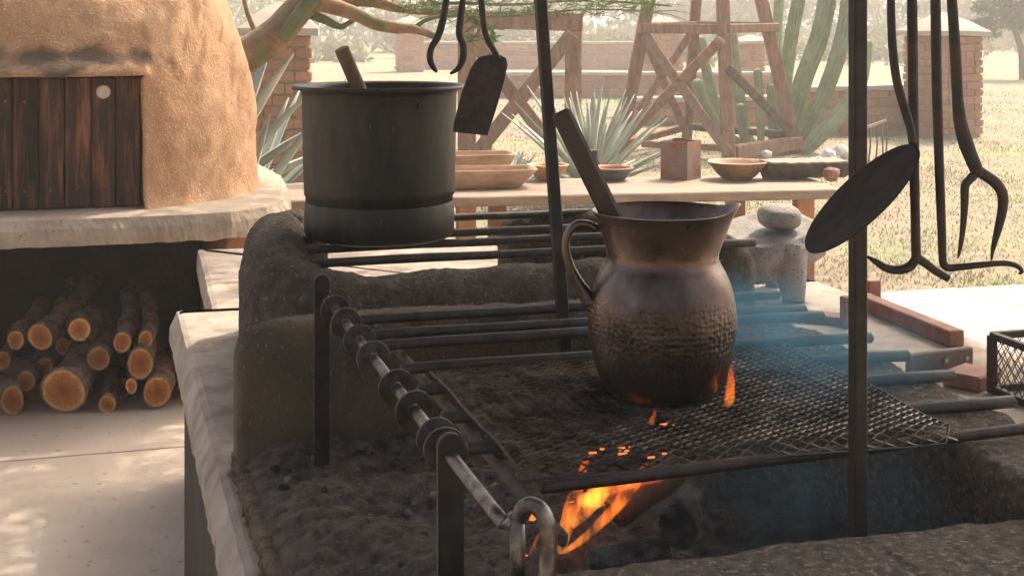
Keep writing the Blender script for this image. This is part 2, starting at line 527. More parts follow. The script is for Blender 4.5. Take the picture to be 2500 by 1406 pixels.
# oven wall: soot stain above the door
N, L, B = nodes_of(M_adobe)
src = B.inputs['Base Color'].links[0].from_socket
geo = N.new('ShaderNodeNewGeometry')
dst = N.new('ShaderNodeVectorMath'); dst.operation = 'SUBTRACT'
scc = S(-0.16, 6.02, 1.425); dst.inputs[1].default_value = scc
L.new(geo.outputs['Position'], dst.inputs[0])
sc_ = N.new('ShaderNodeVectorMath'); sc_.operation = 'MULTIPLY'; sc_.inputs[1].default_value = (1 / 0.40, 1 / 0.7, 1 / 0.07)
L.new(dst.outputs[0], sc_.inputs[0])
ln = N.new('ShaderNodeVectorMath'); ln.operation = 'LENGTH'; L.new(sc_.outputs[0], ln.inputs[0])
nz = N.new('ShaderNodeTexNoise'); nz.inputs['Scale'].default_value = 9; nz.inputs['Detail'].default_value = 7
L.new(geo.outputs['Position'], nz.inputs['Vector'])
ad = N.new('ShaderNodeMath'); ad.operation = 'MULTIPLY_ADD'; ad.inputs[1].default_value = 1.9
L.new(nz.outputs['Fac'], ad.inputs[0]); L.new(ln.outputs['Value'], ad.inputs[2])
rp = N.new('ShaderNodeValToRGB'); rp.color_ramp.elements[0].position = 0.72; rp.color_ramp.elements[1].position = 0.98
hv = N.new('ShaderNodeMath'); hv.operation = 'MULTIPLY'; hv.inputs[1].default_value = 0.5
L.new(ad.outputs[0], hv.inputs[0]); L.new(hv.outputs[0], rp.inputs[0])
mx = N.new('ShaderNodeMixRGB'); mx.inputs[1].default_value = (0.14, 0.095, 0.062, 1)
L.new(rp.outputs[0], mx.inputs[0]); L.new(src, mx.inputs[2]); L.new(mx.outputs[0], B.inputs['Base Color'])

# log cut ends: growth rings and pale sapwood
M_cut = bpy.data.materials.new('log_cut'); M_cut.use_nodes = True
N, L, B = nodes_of(M_cut)
uvn = N.new('ShaderNodeAttribute'); uvn.attribute_name = 'rad'
oi = N.new('ShaderNodeObjectInfo')
nz = N.new('ShaderNodeTexNoise'); nz.inputs['Scale'].default_value = 24; nz.inputs['Detail'].default_value = 6
tc = N.new('ShaderNodeTexCoord'); L.new(tc.outputs['Object'], nz.inputs['Vector'])
ma = N.new('ShaderNodeMath'); ma.operation = 'MULTIPLY_ADD'; ma.inputs[1].default_value = 0.55
L.new(nz.outputs['Fac'], ma.inputs[0]); L.new(uvn.outputs['Fac'], ma.inputs[2])
sb_ = N.new('ShaderNodeMath'); sb_.operation = 'SUBTRACT'; sb_.inputs[1].default_value = 0.12; L.new(ma.outputs[0], sb_.inputs[0]); ma = sb_
rp = N.new('ShaderNodeValToRGB')
els = rp.color_ramp.elements
els[0].position = 0.1; els[0].color = (0.22, 0.075, 0.018, 1)
els[1].position = 1.0; els[1].color = (0.66, 0.37, 0.13, 1)
e = els.new(0.80); e.color = (0.44, 0.155, 0.035, 1)
L.new(ma.outputs[0], rp.inputs[0])
hs = N.new('ShaderNodeHueSaturation'); mr = N.new('ShaderNodeMapRange'); mr.inputs['To Min'].default_value = 0.55; mr.inputs['To Max'].default_value = 1.2
L.new(oi.outputs['Random'], mr.inputs['Value']); L.new(mr.outputs[0], hs.inputs['Value']); L.new(rp.outputs[0], hs.inputs['Color'])
vc = N.new('ShaderNodeTexVoronoi'); vc.feature = 'DISTANCE_TO_EDGE'; vc.inputs['Scale'].default_value = 16; L.new(tc.outputs['Object'], vc.inputs['Vector'])
rc = N.new('ShaderNodeValToRGB'); rc.color_ramp.elements[0].position = 0.005; rc.color_ramp.elements[1].position = 0.05; rc.color_ramp.elements[0].color = (0.25, 0.2, 0.17, 1)
L.new(vc.outputs['Distance'], rc.inputs[0])
mcx = N.new('ShaderNodeMixRGB'); mcx.blend_type = 'MULTIPLY'; mcx.inputs[0].default_value = 0.35; L.new(hs.outputs[0], mcx.inputs[1]); L.new(rc.outputs[0], mcx.inputs[2])
L.new(mcx.outputs[0], B.inputs['Base Color']); B.inputs['Roughness'].default_value = 0.9
bp = N.new('ShaderNodeBump'); bp.inputs['Strength'].default_value = 0.5; L.new(nz.outputs['Fac'], bp.inputs['Height']); L.new(bp.outputs[0], B.inputs['Normal'])

# hammered copper
M_copper = mat('hammered_copper', (0.070, 0.046, 0.036), (0.185, 0.128, 0.100), scale=7, bump=0.2, bscale=70, rough=0.30, metal=0.9, bdist=0.003, c3=(0.05, 0.033, 0.024), s3=6)
N, L, B = nodes_of(M_copper)
tc = N.new('ShaderNodeTexCoord'); sj = N.new('ShaderNodeSeparateXYZ'); L.new(tc.outputs['Object'], sj.inputs[0])
def mth(op, a, b=None):
    q = N.new('ShaderNodeMath'); q.operation = op
    for i_, x_ in enumerate((a, b)):
        if x_ is None: continue
        if isinstance(x_, (int, float)): q.inputs[i_].default_value = x_
        else: L.new(x_, q.inputs[i_])
    return q.outputs[0]
wob_ = N.new('ShaderNodeTexNoise'); wob_.inputs['Scale'].default_value = 35; L.new(tc.outputs['Object'], wob_.inputs['Vector'])
vr = N.new('ShaderNodeTexVoronoi'); vr.inputs['Scale'].default_value = 135; vr.inputs['Randomness'].default_value = 0.55
L.new(tc.outputs['Object'], vr.inputs['Vector'])
dim = mth('ADD', vr.outputs['Distance'], mth('MULTIPLY', wob_.outputs['Fac'], 0.6))
mA = N.new('ShaderNodeMapRange'); mA.inputs['From Min'].default_value = 0.138; mA.inputs['From Max'].default_value = 0.146; mA.inputs['To Min'].default_value = 1.0; mA.inputs['To Max'].default_value = 0.0
mC = N.new('ShaderNodeMapRange'); mC.inputs['From Min'].default_value = 0.03; mC.inputs['From Max'].default_value = 0.09; mC.inputs['To Min'].default_value = 0.15; mC.inputs['To Max'].default_value = 1.0
L.new(sj.outputs['Z'], mA.inputs['Value']); L.new(sj.outputs['Z'], mC.inputs['Value'])
bp2 = N.new('ShaderNodeBump'); bp2.inputs['Distance'].default_value = 0.004
L.new(mth('MULTIPLY', mth('MULTIPLY', mA.outputs[0], mC.outputs[0]), 0.42), bp2.inputs['Strength'])
L.new(dim, bp2.inputs['Height'])
old = B.inputs['Normal'].links[0].from_socket
L.new(old, bp2.inputs['Normal']); L.new(bp2.outputs[0], B.inputs['Normal'])
# soot on the foot of the jug
geo = N.new('ShaderNodeNewGeometry'); sx = N.new('ShaderNodeSeparateXYZ'); L.new(geo.outputs['Position'], sx.inputs[0])
nz = N.new('ShaderNodeTexNoise'); nz.inputs['Scale'].default_value = 22; nz.inputs['Detail'].default_value = 5
L.new(geo.outputs['Position'], nz.inputs['Vector'])
ma = N.new('ShaderNodeMath'); ma.operation = 'MULTIPLY_ADD'; ma.inputs[1].default_value = 0.05
L.new(nz.outputs['Fac'], ma.inputs[0]); L.new(sx.outputs['Z'], ma.inputs[2])
mr = N.new('ShaderNodeMapRange'); mr.inputs['From Min'].default_value = 1.125; mr.inputs['From Max'].default_value = 1.20
L.new(ma.outputs[0], mr.inputs['Value'])
mxs = N.new('ShaderNodeMixRGB'); mxs.inputs[1].default_value = (0.022, 0.018, 0.015, 1)
src = B.inputs['Base Color'].links[0].from_socket
L.new(mr.outputs[0], mxs.inputs[0]); L.new(src, mxs.inputs[2]); L.new(mxs.outputs[0], B.inputs['Base Color'])
mm = N.new('ShaderNodeMath'); mm.operation = 'MULTIPLY'; mm.inputs[1].default_value = 0.8
L.new(mr.outputs[0], mm.inputs[0]); L.new(mm.outputs[0], B.inputs['Metallic'])

# flames: thin glowing gas
M_flame = bpy.data.materials.new('flame'); M_flame.use_nodes = True
nt = M_flame.node_tree
for n in list(nt.nodes): nt.nodes.remove(n)
N, L = nt.nodes, nt.links
tc = N.new('ShaderNodeTexCoord'); sx = N.new('ShaderNodeSeparateXYZ'); L.new(tc.outputs['Generated'], sx.inputs[0])
rp = N.new('ShaderNodeValToRGB'); els = rp.color_ramp.elements
els[0].position = 0.0; els[0].color = (1.0, 0.27, 0.025, 1); els[1].position = 1.0; els[1].color = (0.9, 0.075, 0.004, 1)
e = els.new(0.6); e.color = (1.0, 0.17, 0.010, 1)
L.new(sx.outputs['Z'], rp.inputs[0])
nz = N.new('ShaderNodeTexNoise'); nz.inputs['Scale'].default_value = 48; nz.inputs['Detail'].default_value = 3
mp = N.new('ShaderNodeMapping'); mp.inputs['Scale'].default_value = (1, 1, 0.4); L.new(tc.outputs['Object'], mp.inputs[0]); L.new(mp.outputs[0], nz.inputs['Vector'])
r2 = N.new('ShaderNodeMapRange'); r2.inputs['From Min'].default_value = 0.36; r2.inputs['From Max'].default_value = 0.66
r2.inputs['To Min'].default_value = 2.0; r2.inputs['To Max'].default_value = 85.0
L.new(nz.outputs['Fac'], r2.inputs['Value'])
em = N.new('ShaderNodeEmission'); L.new(rp.outputs[0], em.inputs[0]); L.new(r2.outputs[0], em.inputs['Strength'])
out = N.new('ShaderNodeOutputMaterial'); L.new(em.outputs[0], out.inputs['Volume'])

M_ember = bpy.data.materials.new('ember'); M_ember.use_nodes = True
N, L, B = nodes_of(M_ember)
B.inputs['Base Color'].default_value = (0.05, 0.02, 0.01, 1)
B.inputs['Emission Color'].default_value = (1.0, 0.22, 0.04, 1)
B.inputs['Emission Strength'].default_value = 0.55

# ================================================================== SETTING
# ground: one sheet out to the horizon
gv, gf = [], []
GX = [-400, -150, -60, -30] + [-20 + i * 1.0 for i in range(41)] + [30, 60, 150, 400]
GY = [-30, -8] + [0 + i * 1.0 for i in range(41)] + [50, 70, 100, 160, 300, 600]
for y in GY:
    for x in GX:
        h = -0.035
        vloc = -x * SA + y * CA
        if vloc > 8.2: h += 0.05 * mn.noise(Vector((x * 0.25, y * 0.25, 0)))
        gv.append((x, y, h))
nx = len(GX)
for j in range(len(GY) - 1):
    for i in range(nx - 1):
        gf.append((j * nx + i, j * nx + i + 1, (j + 1) * nx + i + 1, (j + 1) * nx + i))
tag(mesh('ground', gv, gf, M_ground, smooth=True), kind='structure')

# patio of cast concrete panels
patio = thing('patio', None, None, (0, 0, -0.03)); tag(patio, kind='structure')
PU = [-6.74, -4.81, -2.88, -0.95, 0.98, 2.91, 4.84, 6.77, 8.7]
PV = [-2.28, -0.35, 1.58, 3.51, 5.44, 7.37]
for i in range(len(PU) - 1):
    for j in range(len(PV) - 1):
        g = 0.006
        o_ = [(PU[i] + g, PV[j] + g), (PU[i + 1] - g, PV[j] + g), (PU[i + 1] - g, PV[j + 1] - g), (PU[i] + g, PV[j + 1] - g)]
        dz = rng.uniform(-0.003, 0.003)
        v_, f_ = rough_slab(o_, -0.08, 0.0 + dz, amp=0.003, step=0.12, bul=0.0, edge=0.006)
        mesh('paving_slab', v_, f_, M_patio, patio)

# ------------------------------------------------------------------ open shelter over the hearth (above the picture)
ZR = 3.50
roof = thing('shelter_roof', 'cane and timber shade roof above the hearth', 'roof', S(1.25, 2.65, 0))
v_, f_ = boxv(S(1.25, 2.65, ZR + 0.05), S(2.8, 0), S(0, 2.35), (0, 0, 0.02), 0.01)
mesh('cane_sheet', v_, f_, M_thatch, roof)
for v in (0.4, 1.5, 2.6, 3.7, 4.9):
    v_, f_ = tube([S(-1.55, v, ZR - 0.06), S(4.05, v, ZR - 0.06)], 0.06, 10)
    mesh('rafter', v_, f_, M_timberd, roof, True)
for (u, v) in ((4.0, 4.9), (-1.5, 4.9), (4.0, 0.4), (-1.5, 0.4)):
    v_, f_ = tube([S(u, v, 0), S(u, v, ZR - 0.12)], 0.07, 10)
    mesh('post', v_, f_, M_timberd, roof, True)

# ================================================================== HEARTH
hearth = thing('hearth', 'sooty adobe cooking hearth with two fire pits on a pale concrete slab', 'hearth', S(1.2, 2.7, 0))
ZS = 0.755
v_, f_ = rough_slab([(0.205, 1.05), (2.2, 1.05), (2.2, 4.15), (0.2, 4.21)], ZS - 0.115, ZS, amp=0.0045, bul=0.016, under=0.02, step=0.012)
mesh('slab', v_, f_, M_slab, hearth)
v_, f_ = rough_slab([(0.30, 4.15), (1.42, 4.10), (1.45, 5.25), (0.33, 5.31)], ZS - 0.10, ZS - 0.004, amp=0.004, bul=0.004, under=0.004)
tag(mesh('rear_slab', v_, f_, M_slab, hearth), 'pale narrower slab behind the main hearth slab')
v_, f_ = boxv(S(1.19, 2.64, 0.32), S(0.968, 0), S(0, 1.53), (0, 0, 0.321), 0.012)
mesh('base', v_, f_, M_base, hearth)
v_, f_ = boxv(S(0.9, 4.75, 0.322), S(0.48, 0), S(0, 0.42), (0, 0, 0.328), 0.012)
mesh('rear_base', v_, f_, M_base, hearth)
# burnt clay layer forming the floor of the front pit, its left edge broken
v_, f_ = rough_slab([(0.235, 1.2), (1.15, 1.2), (1.15, 2.72), (0.232, 2.72)], ZS + 0.002, ZS + 0.028, amp=0.012, bul=0.0, step=0.004, edge=0.005, nf=34)
mesh('pit_floor', v_, f_, M_burnt, hearth)
# ash and rubble bed in the pit
av, af = [], []
nu, nv = 150, 230
for j in range(nv + 1):
    for i in range(nu + 1):
        u = 0.250 + (1.12 - 0.250) * i / nu; v = 1.22 + (2.68 - 1.22) * j / nv
        p = Vector((u, v, 0))
        e = min(i / 9, 1) * min(j / 9, 1) * min((nv - j) / 9, 1)
        h = 0.034 + e * (0.022 + 0.03 * fr(p, 5, 5) + 0.012 * abs(mn.noise(p * 28)) + 0.003 * mn.noise(p * 70) + 0.002 * mn.noise(p * 150) + 0.05 * math.exp(-((u - 0.75) ** 2 + (v - 1.95) ** 2) / 0.05))
        av.append(S(u, v, ZS + (0.012 if i == 0 else max(0.030, h - 0.004 + 0.006 * min(1, i / 4)))))
for j in range(nv):
    for i in range(nu):
        k = j * (nu + 1) + i
        af.append((k, k + 1, k + nu + 2, k + nu + 1))
o = mesh('ash_bed', av, af, M_ash, hearth, True); tag(o, kind='stuff')
# walls and rims
v_, f_ = adobe_wall([(0.236, 2.685), (0.45, 2.69), (0.9, 2.69), (1.25, 2.70)], 0.125, ZS, 1.035, rnd=0.055, noise_=0.007, endr=0.09)
mesh('back_wall', v_, f_, M_wall, hearth, True)
v_, f_ = adobe_wall([(1.165, 2.64), (1.17, 2.2), (1.165, 1.7), (1.16, 1.30)], 0.17, ZS, 1.03, rnd=0.03, noise_=0.012, endr=0.05, seed=4)
mesh('side_rim', v_, f_, M_rim, hearth, True)
v_, f_ = adobe_wall([(0.285, 1.37, 0.985), (0.55, 1.375, 0.995), (0.85, 1.365, 1.0), (1.25, 1.35, 1.005), (1.7, 1.35, 1.0)], 0.29, ZS, 1.0, rnd=0.05, noise_=0.006, endr=0.05, seed=9)
mesh('front_rim', v_, f_, M_rim, hearth, True)
# rear pit
v_, f_ = adobe_wall([(0.45, 3.88, 1.08), (0.42, 3.6, 1.075), (0.385, 3.35, 1.07), (0.385, 3.22, 1.065), (0.44, 3.145, 1.045), (0.56, 3.135, 1.022), (0.9, 3.14, 1.03), (1.35, 3.14, 1.035)],
                    0.165, ZS, 1.045, rnd=0.08, noise_=0.006, seed=14, endr=0.08)
mesh('rear_pit_wall', v_, f_, M_soot, hearth, True)
v_, f_ = adobe_wall([(1.10, 3.95), (1.30, 3.94), (1.46, 3.86), (1.52, 3.6), (1.50, 3.25)], 0.165, ZS, 1.05, rnd=0.08, noise_=0.007, seed=19, endr=0.09)
mesh('rear_pit_wall', v_, f_, M_soot, hearth, True)
v_, f_ = adobe_wall([(0.41, 3.87), (0.58, 3.90)], 0.15, ZS, 1.075, rnd=0.075, noise_=0.014, seed=23, endr=0.09)
mesh('rear_pit_wall', v_, f_, M_soot, hearth, True)

# ------------------------------------------------------------------ grate bars
def iron_bar(a, b, r, label, group, m=M_bar):
    a, b = Vector(a), Vector(b)
    pts = [a + (b - a) * k / 8 + Vector((0, 0, 0.0025 * mn.noise(a * 3 + Vector((k, 0, 0))))) for k in range(9)]
    d = (b - a).normalized()
    pts = [a - d * r * 0.35] + pts + [b + d * r * 0.35]
    rs = [r * 0.6] + [r] * 9 + [r * 0.6]
    v_, f_ = tube(pts, rs, 10, jitter=0.08)
    return tag(mesh('grate_bar', v_, f_, m, None, True), label, 'iron bar', group)

ordn = ['foremost', 'second', 'third', 'fourth', 'fifth', 'sixth', 'seventh', 'last']
ZB = 1.042
fb = [(1.645, 1.42, 0.009), (1.79, 1.27, 0), (1.936, 1.272, 0), (2.09, 1.275, 0), (2.215, 1.285, 0), (2.387, 1.29, 0), (2.467, 1.285, 0), (2.60, 1.30, 0)]
for i, (v, ue, dz) in enumerate(fb):
    lab = 'thick iron bar along the front edge of the wire mesh' if i == 0 else \
          'iron bar of the front pit resting on the back wall' if i == 7 else \
          '%s iron bar of the front pit counted from the camera, end overhanging the side rim' % ordn[i]
    iron_bar(S(0.455 if i else 0.50, v - (0.03 if i == 0 else 0), ZB - 0.001 * (i % 2)), S(ue, v + (0.035 if i == 0 else 0.01 * (i % 3 - 1)), ZB), 0.0095 - (0.0015 if i == 0 else 0), lab, 'iron bars across the front pit', M_iron if i == 0 else M_bar)
v_, f_ = beam(S(0.49, 1.50, ZB - 0.021), S(0.49, 2.68, ZB - 0.021), 0.012, 0.018)
tag(mesh('support_bar', v_, f_, M_bar), 'flat iron bar under the left ends of the front pit bars', 'iron bar')
rb = [(3.25, 'nearest rear pit bar in front of the tall pot'), (3.44, 'second rear pit bar, under the tall pot'),
      (3.60, 'third rear pit bar, under the tall pot'), (3.88, 'farthest rear pit bar behind the tall pot')]
for v, lab in rb:
    iron_bar(S(0.46, v, 1.037), S(1.56, v + 0.0, 1.037), 0.0105, lab, 'iron bars across the rear pit')

# ------------------------------------------------------------------ wire mesh sheet of expanded metal
gm = thing('grill_mesh', 'wavy expanded wire mesh lying on the bars under the copper jug', 'grill mesh', S(0.77, 1.88, 1.05))
U0, U1, V0, V1 = 0.48, 1.075, 1.632, 2.125


def zmesh(u, v):
    e = 0.0
    z = 1.0555 + 0.006 * abs(mn.noise(Vector((u * 5, v * 6, 3.3)))) + 0.003 * abs(mn.noise(Vector((u * 14, v * 14, 1.3))))
    d = max(0, (u - 1.0) / 0.075); z += 0.006 * d * d * max(0, mn.noise(Vector((v * 9, 0, 7))) + 0.3)
    if v < V0 + 0.03: z -= 0.012 * ((V0 + 0.03 - v) / 0.03) ** 2
    du, dv = u - 0.771, v - 1.906
    q = math.exp(-(du * du + dv * dv) / 0.012)
    return z * (1 - q) + 1.0555 * q


wm = MB()
NR, NCOL = 62, 40
dv = (V1 - V0) / NR; du = (U1 - U0) / NCOL
wz, th_ = 0.0016, 0.0017
for r_ in range(NR + 1):
    base = V0 + r_ * dv
    vs, fs = [], []
    for c_ in range(NCOL + 1):
        u = U0 + c_ * du
        s = 1 if (c_ + r_) % 2 else -1
        v = base + s * dv * 0.46
        v = min(max(v, V0), V1)
        z = zmesh(u, v) + s * 0.0012
        w2 = wz * (1 + 0.5 * mn.noise(Vector((u * 60, v * 60, 0)))); q_ = 0.0016 * mn.noise(Vector((u * 23, v * 31, 5)))
        vs += [S(u, v - th_ / 2 + q_, z - w2), S(u, v + th_ / 2 + q_, z - w2 * 0.2), S(u, v + th_ / 2 + q_, z + w2), S(u, v - th_ / 2 + q_, z + w2 * 0.2)]
    for c_ in range(NCOL):
        for k in range(4):
            fs.append((c_ * 4 + k, c_ * 4 + (k + 1) % 4, c_ * 4 + 4 + (k + 1) % 4, c_ * 4 + 4 + k))
    wm.add(vs, fs)
tag(wm.build('wire_strands', M_wiremesh, gm), kind='stuff')
edge = [(U0, V0), (U1 - 0.02, V0 - 0.003), (U1, V0 + 0.02), (U1 + 0.002, V1), (U0, V1), (U0, V0)]
ep = resample([Vector((a, b, 0)) for a, b in edge], 0.02)
v_, f_ = tube([S(p.x, p.y, zmesh(p.x, p.y) + 0.001) for p in ep], 0.0018, 6)
mesh('edge_wire', v_, f_, M_bar, gm, True)

# ------------------------------------------------------------------ tall stock pot
PC = at(927, 600, 3.56); PC.z = 1.048
pot = thing('stock_pot', 'tall dark enamel stock pot with flared rim on the rear pit bars', 'pot', PC)
rp_ = 0.188
prof = [(0.0, 0.004), (0.13, 0.0), (0.170, 0.003), (0.181, 0.008), (0.1865, 0.018), (0.1868, 0.05), (0.186, 0.088), (0.1835, 0.094), (0.1815, 0.100), (0.1825, 0.106), (0.1875, 0.111), (0.188, 0.125),
        (0.190, 0.2), (0.1915, 0.3), (0.193, 0.355), (0.1955, 0.366), (0.203, 0.372), (0.212, 0.3745), (0.2165, 0.372), (0.2175, 0.376), (0.215, 0.381),
        (0.208, 0.381), (0.197, 0.377), (0.1905, 0.366), (0.188, 0.35), (0.186, 0.2), (0.182, 0.03), (0.0, 0.02)]
v_, f_ = lathe(PC, prof, 72, wob=0.002, wfreq=5)
mesh('body', v_, f_, M_pot, pot, True)
ha = [PC + Vector((0.02, -0.1925, 0.335)), PC + Vector((0.025, -0.206, 0.352)), PC + Vector((0.06, -0.203, 0.358)), PC + Vector((0.105, -0.184, 0.352)), PC + Vector((0.105, -0.166, 0.330))]
v_, f_ = tube(smoothpts(ha, 5), 0.0028, 6); mesh('ear_handle', v_, f_, M_iron, pot, True)
# contents
v_, f_ = lathe(PC, [(0.0, 0.29), (0.1865, 0.29)], 48)
mesh('broth', v_, f_, mat('broth', (0.06, 0.03, 0.015), (0.10, 0.05, 0.02), rough=0.25), pot)
a0 = at(833, 118, 3.52); a1 = at(872, 208, 3.545); d = (a1 - a0)
v_, f_ = tube([a0, a0 + d * 0.02, a0 + d * 1.0, a1 + d * 2.4], [0.0135, 0.0185, 0.019, 0.019], 14, jitter=0.05)
tag(mesh('stirring_stick', v_, f_, M_stick, None, True), 'light wooden stirring stick leaning in the tall pot', 'stick')

# ------------------------------------------------------------------ copper jug
JC = Vector((0.2157, 2.045, 1.0585))
jug = thing('copper_jug', 'hammered copper jug with strap handle and pouring lip over the flames', 'jug', JC)
jp = [(0.0, 0.004), (0.06, 0.0), (0.078, 0.004), (0.088, 0.018), (0.0965, 0.042), (0.1035, 0.072), (0.1065, 0.100), (0.1060, 0.122), (0.1025, 0.143), (0.0965, 0.162), (0.0890, 0.178), (0.0835, 0.187),
      (0.0805, 0.193), (0.0800, 0.200), (0.0822, 0.213), (0.0868, 0.230), (0.0925, 0.246), (0.0990, 0.259), (0.1015, 0.263), (0.0995, 0.2635), (0.096, 0.258), (0.088, 0.242), (0.080, 0.215),
      (0.0775, 0.2), (0.080, 0.188), (0.093, 0.16), (0.102, 0.105), (0.085, 0.02), (0.0, 0.012)]


def jx(p):
    a = math.atan2(p.y, p.x)
    t = max(0.0, (p.z - 0.20) / 0.06)
    lip = math.exp(-((a + 0.10) / 0.40) ** 2)
    k = 1 + 0.10 * t * lip
    return Vector((p.x * k, p.y * k * (1 - 0.05 * lip * t), p.z + 0.010 * lip * t * t))


prof2 = []
for (r0, z0), (r1, z1) in zip(jp[:-1], jp[1:]):
    k = 3
    prof2 += [(r0 + (r1 - r0) * j / k, z0 + (z1 - z0) * j / k) for j in range(k)]
prof2.append(jp[-1])
v_, f_ = lathe(JC, prof2, 72, wob=0.0012, wfreq=30, xform=jx)
mesh('body', v_, f_, M_copper, jug, True)
Yh = 2.045
hp = [at(1455, 560, Yh), at(1437, 548, Yh), at(1408, 548, Yh), at(1386, 572, Yh), at(1381, 610, Yh), at(1392, 650, Yh), at(1412, 690, Yh), at(1432, 722, Yh), at(1450, 745, Yh)]
hs_ = smoothpts(hp, 5)
v_, f_ = tube(hs_, lerps([0.0062, 0.006, 0.006, 0.006, 0.006, 0.0065, 0.008, 0.011, 0.014], 5), 12, flat=1.6)
mesh('handle', v_, f_, M_copper, jug, True)
a0 = at(1367, 272, 2.055); a1 = at(1496, 535, 2.05); d = (a1 - a0)
v_, f_ = beam(a0, a1 + d * 0.62, 0.030, 0.017, bevel=0.005, up=(0, 1, 0))
tag(mesh('stirring_stick', v_, f_, M_stickd), 'dark square wooden stirrer leaning in the copper jug', 'stick')

# ------------------------------------------------------------------ spit with rings
ZSP = 1.10
US = 0.38
def sp(Y): return (Y - US * SA) / CA
spit = thing('spit', 'iron rod with washer rings and a bent crank handle across the pit', 'spit', S(US, 2.0, ZSP))
vr0, vr1 = sp(2.56), sp(1.41)
v_, f_ = tube([S(US, vr0 + (vr1 - vr0) * k / 30, ZSP) for k in range(31)], 0.0075, 12, jitter=0.06)
mesh('rod', v_, f_, M_spit, spit, True)
for i, Y in enumerate((2.427, 2.32, 2.197, 2.084, 1.92, 1.8125, 1.686, 1.648)):
    v0 = sp(Y); cR = 0.0255
    vs, fs = [], []
    n = 32
    tl = R(rng.uniform(-9, 9)); tl2 = R(rng.uniform(-9, 9))
    for (r_, dy) in ((0.0085, -0.0025), (cR - 0.001, -0.0025), (cR, -0.0015), (cR, 0.0015), (cR - 0.001, 0.0025), (0.0085, 0.0025)):
        for k in range(n):
            a = 2 * math.pi * k / n
            x, z = r_ * math.cos(a), r_ * math.sin(a)
            vs.append(S(US + x, v0 + dy + x * math.tan(tl) + z * math.tan(tl2), ZSP + z))
    for q in range(6):
        for k in range(n):
            fs.append((q * n + k, q * n + (k + 1) % n, ((q + 1) % 6) * n + (k + 1) % n, ((q + 1) % 6) * n + k))
    mesh('ring', vs, fs, M_ring, spit, False)
Yc = 1.41
cp = [at(1236, 1262, Yc), at(1252, 1276, Yc), at(1268, 1262, Yc - 0.004), at(1278, 1240, Yc - 0.01), at(1300, 1233, Yc - 0.015), at(1325, 1250, Yc - 0.02), at(1338, 1290, Yc - 0.02), at(1338, 1350, Yc - 0.02), at(1330, 1430, Yc - 0.02), at(1325, 1480, Yc - 0.02)]
v_, f_ = tube(smoothpts(cp, 6), 0.0082, 12, jitter=0.05)
mesh('crank', v_, f_, M_spit, spit, True)
v_, f_ = tube([at(1262, 1268, Yc - 0.004), at(1264, 1330, Yc - 0.004), at(1264, 1450, Yc - 0.004)], 0.0078, 12)
mesh('crank_stop', v_, f_, M_spit, spit, True)


def spit_post(Y, w, z0, z1, label, du=0.0):
    v0 = sp(Y)
    u0 = US + du
    o_ = []
    n = 10
    for k in range(n + 1):
        a = math.pi * k / n
        o_.append(S(u0 + w / 2 * math.cos(a), v0, z1 - w / 2 + w / 2 * math.sin(a)))
    o_ += [S(u0 - w / 2, v0, z0), S(u0 + w / 2, v0, z0)]
    v_, f_ = prism(o_, S(0, 1), 0.010)
    return tag(mesh('spit_post', v_, f_, M_post), label, 'spit post', 'upright flat posts of the spit')


spit_post(2.53, 0.026, ZS + 0.05, 1.142, 'rear flat iron post holding the far end of the spit', du=-0.008)
spit_post(1.625, 0.030, 0.96, 1.126, 'front flat iron post with rounded top holding the spit')

# ------------------------------------------------------------------ utensil rack: two posts and a rail along the hearth
rack = thing('utensil_rack', 'tall black iron rack whose posts rise from the front pit', 'rack', S(0.84, 2.0, ZS))
ZRK = 1.80
fp0 = S(0.862, 1.515, 0.90); fp1 = S(0.862, 1.515, ZRK)
v_, f_ = beam(fp0, fp1, 0.0175, 0.0175, up=S(0, 1), bevel=0.002)
mesh('post', v_, f_, M_post, rack)
b0 = at(1398, 1150, 2.65); b0.z = ZS + 0.03
b1 = at(1308, -160, 2.65)
v_, f_ = beam(b0, b1, 0.0205, 0.0205, up=S(0, 1), bevel=0.002)
mesh('post', v_, f_, M_post, rack)
v_, f_ = beam(S(0.845, 1.05, ZRK), S(0.842, 3.75, ZRK), 0.022, 0.016, bevel=0.002)
mesh('rail', v_, f_, M_post, rack)


def hook_pts(p, Yy):
    """little loop over the rail above the picture"""
    return [p, Vector((p.x, Yy, ZRK - 0.05)), Vector((p.x + 0.012, Yy, ZRK + 0.005)), Vector((p.x, Yy, ZRK + 0.018)), Vector((p.x - 0.012, Yy, ZRK + 0.004))]


def rodp(pix, Y): return [at(x, y, Y) for x, y in pix]


def rod(name, parent, pix, Y, rpx, sub=5, n=10, flat=1.0, m=None, hook=False):
    pts = rodp(pix, Y)
    rs = [q / 3480.0 * Y for q in (rpx if isinstance(rpx, (list, tuple)) else [rpx] * len(pix))]
    if hook:
        h = hook_pts(pts[0], Y)[::-1]
        pts = h[:-1] + pts
        rs = [rs[0] * 0.7] * 3 + [rs[0]] + rs
    v_, f_ = tube(smoothpts(pts, sub), lerps(rs, sub), n, flat=flat, jitter=0.04)
    return mesh(name, v_, f_, m or M_iron, parent, True)


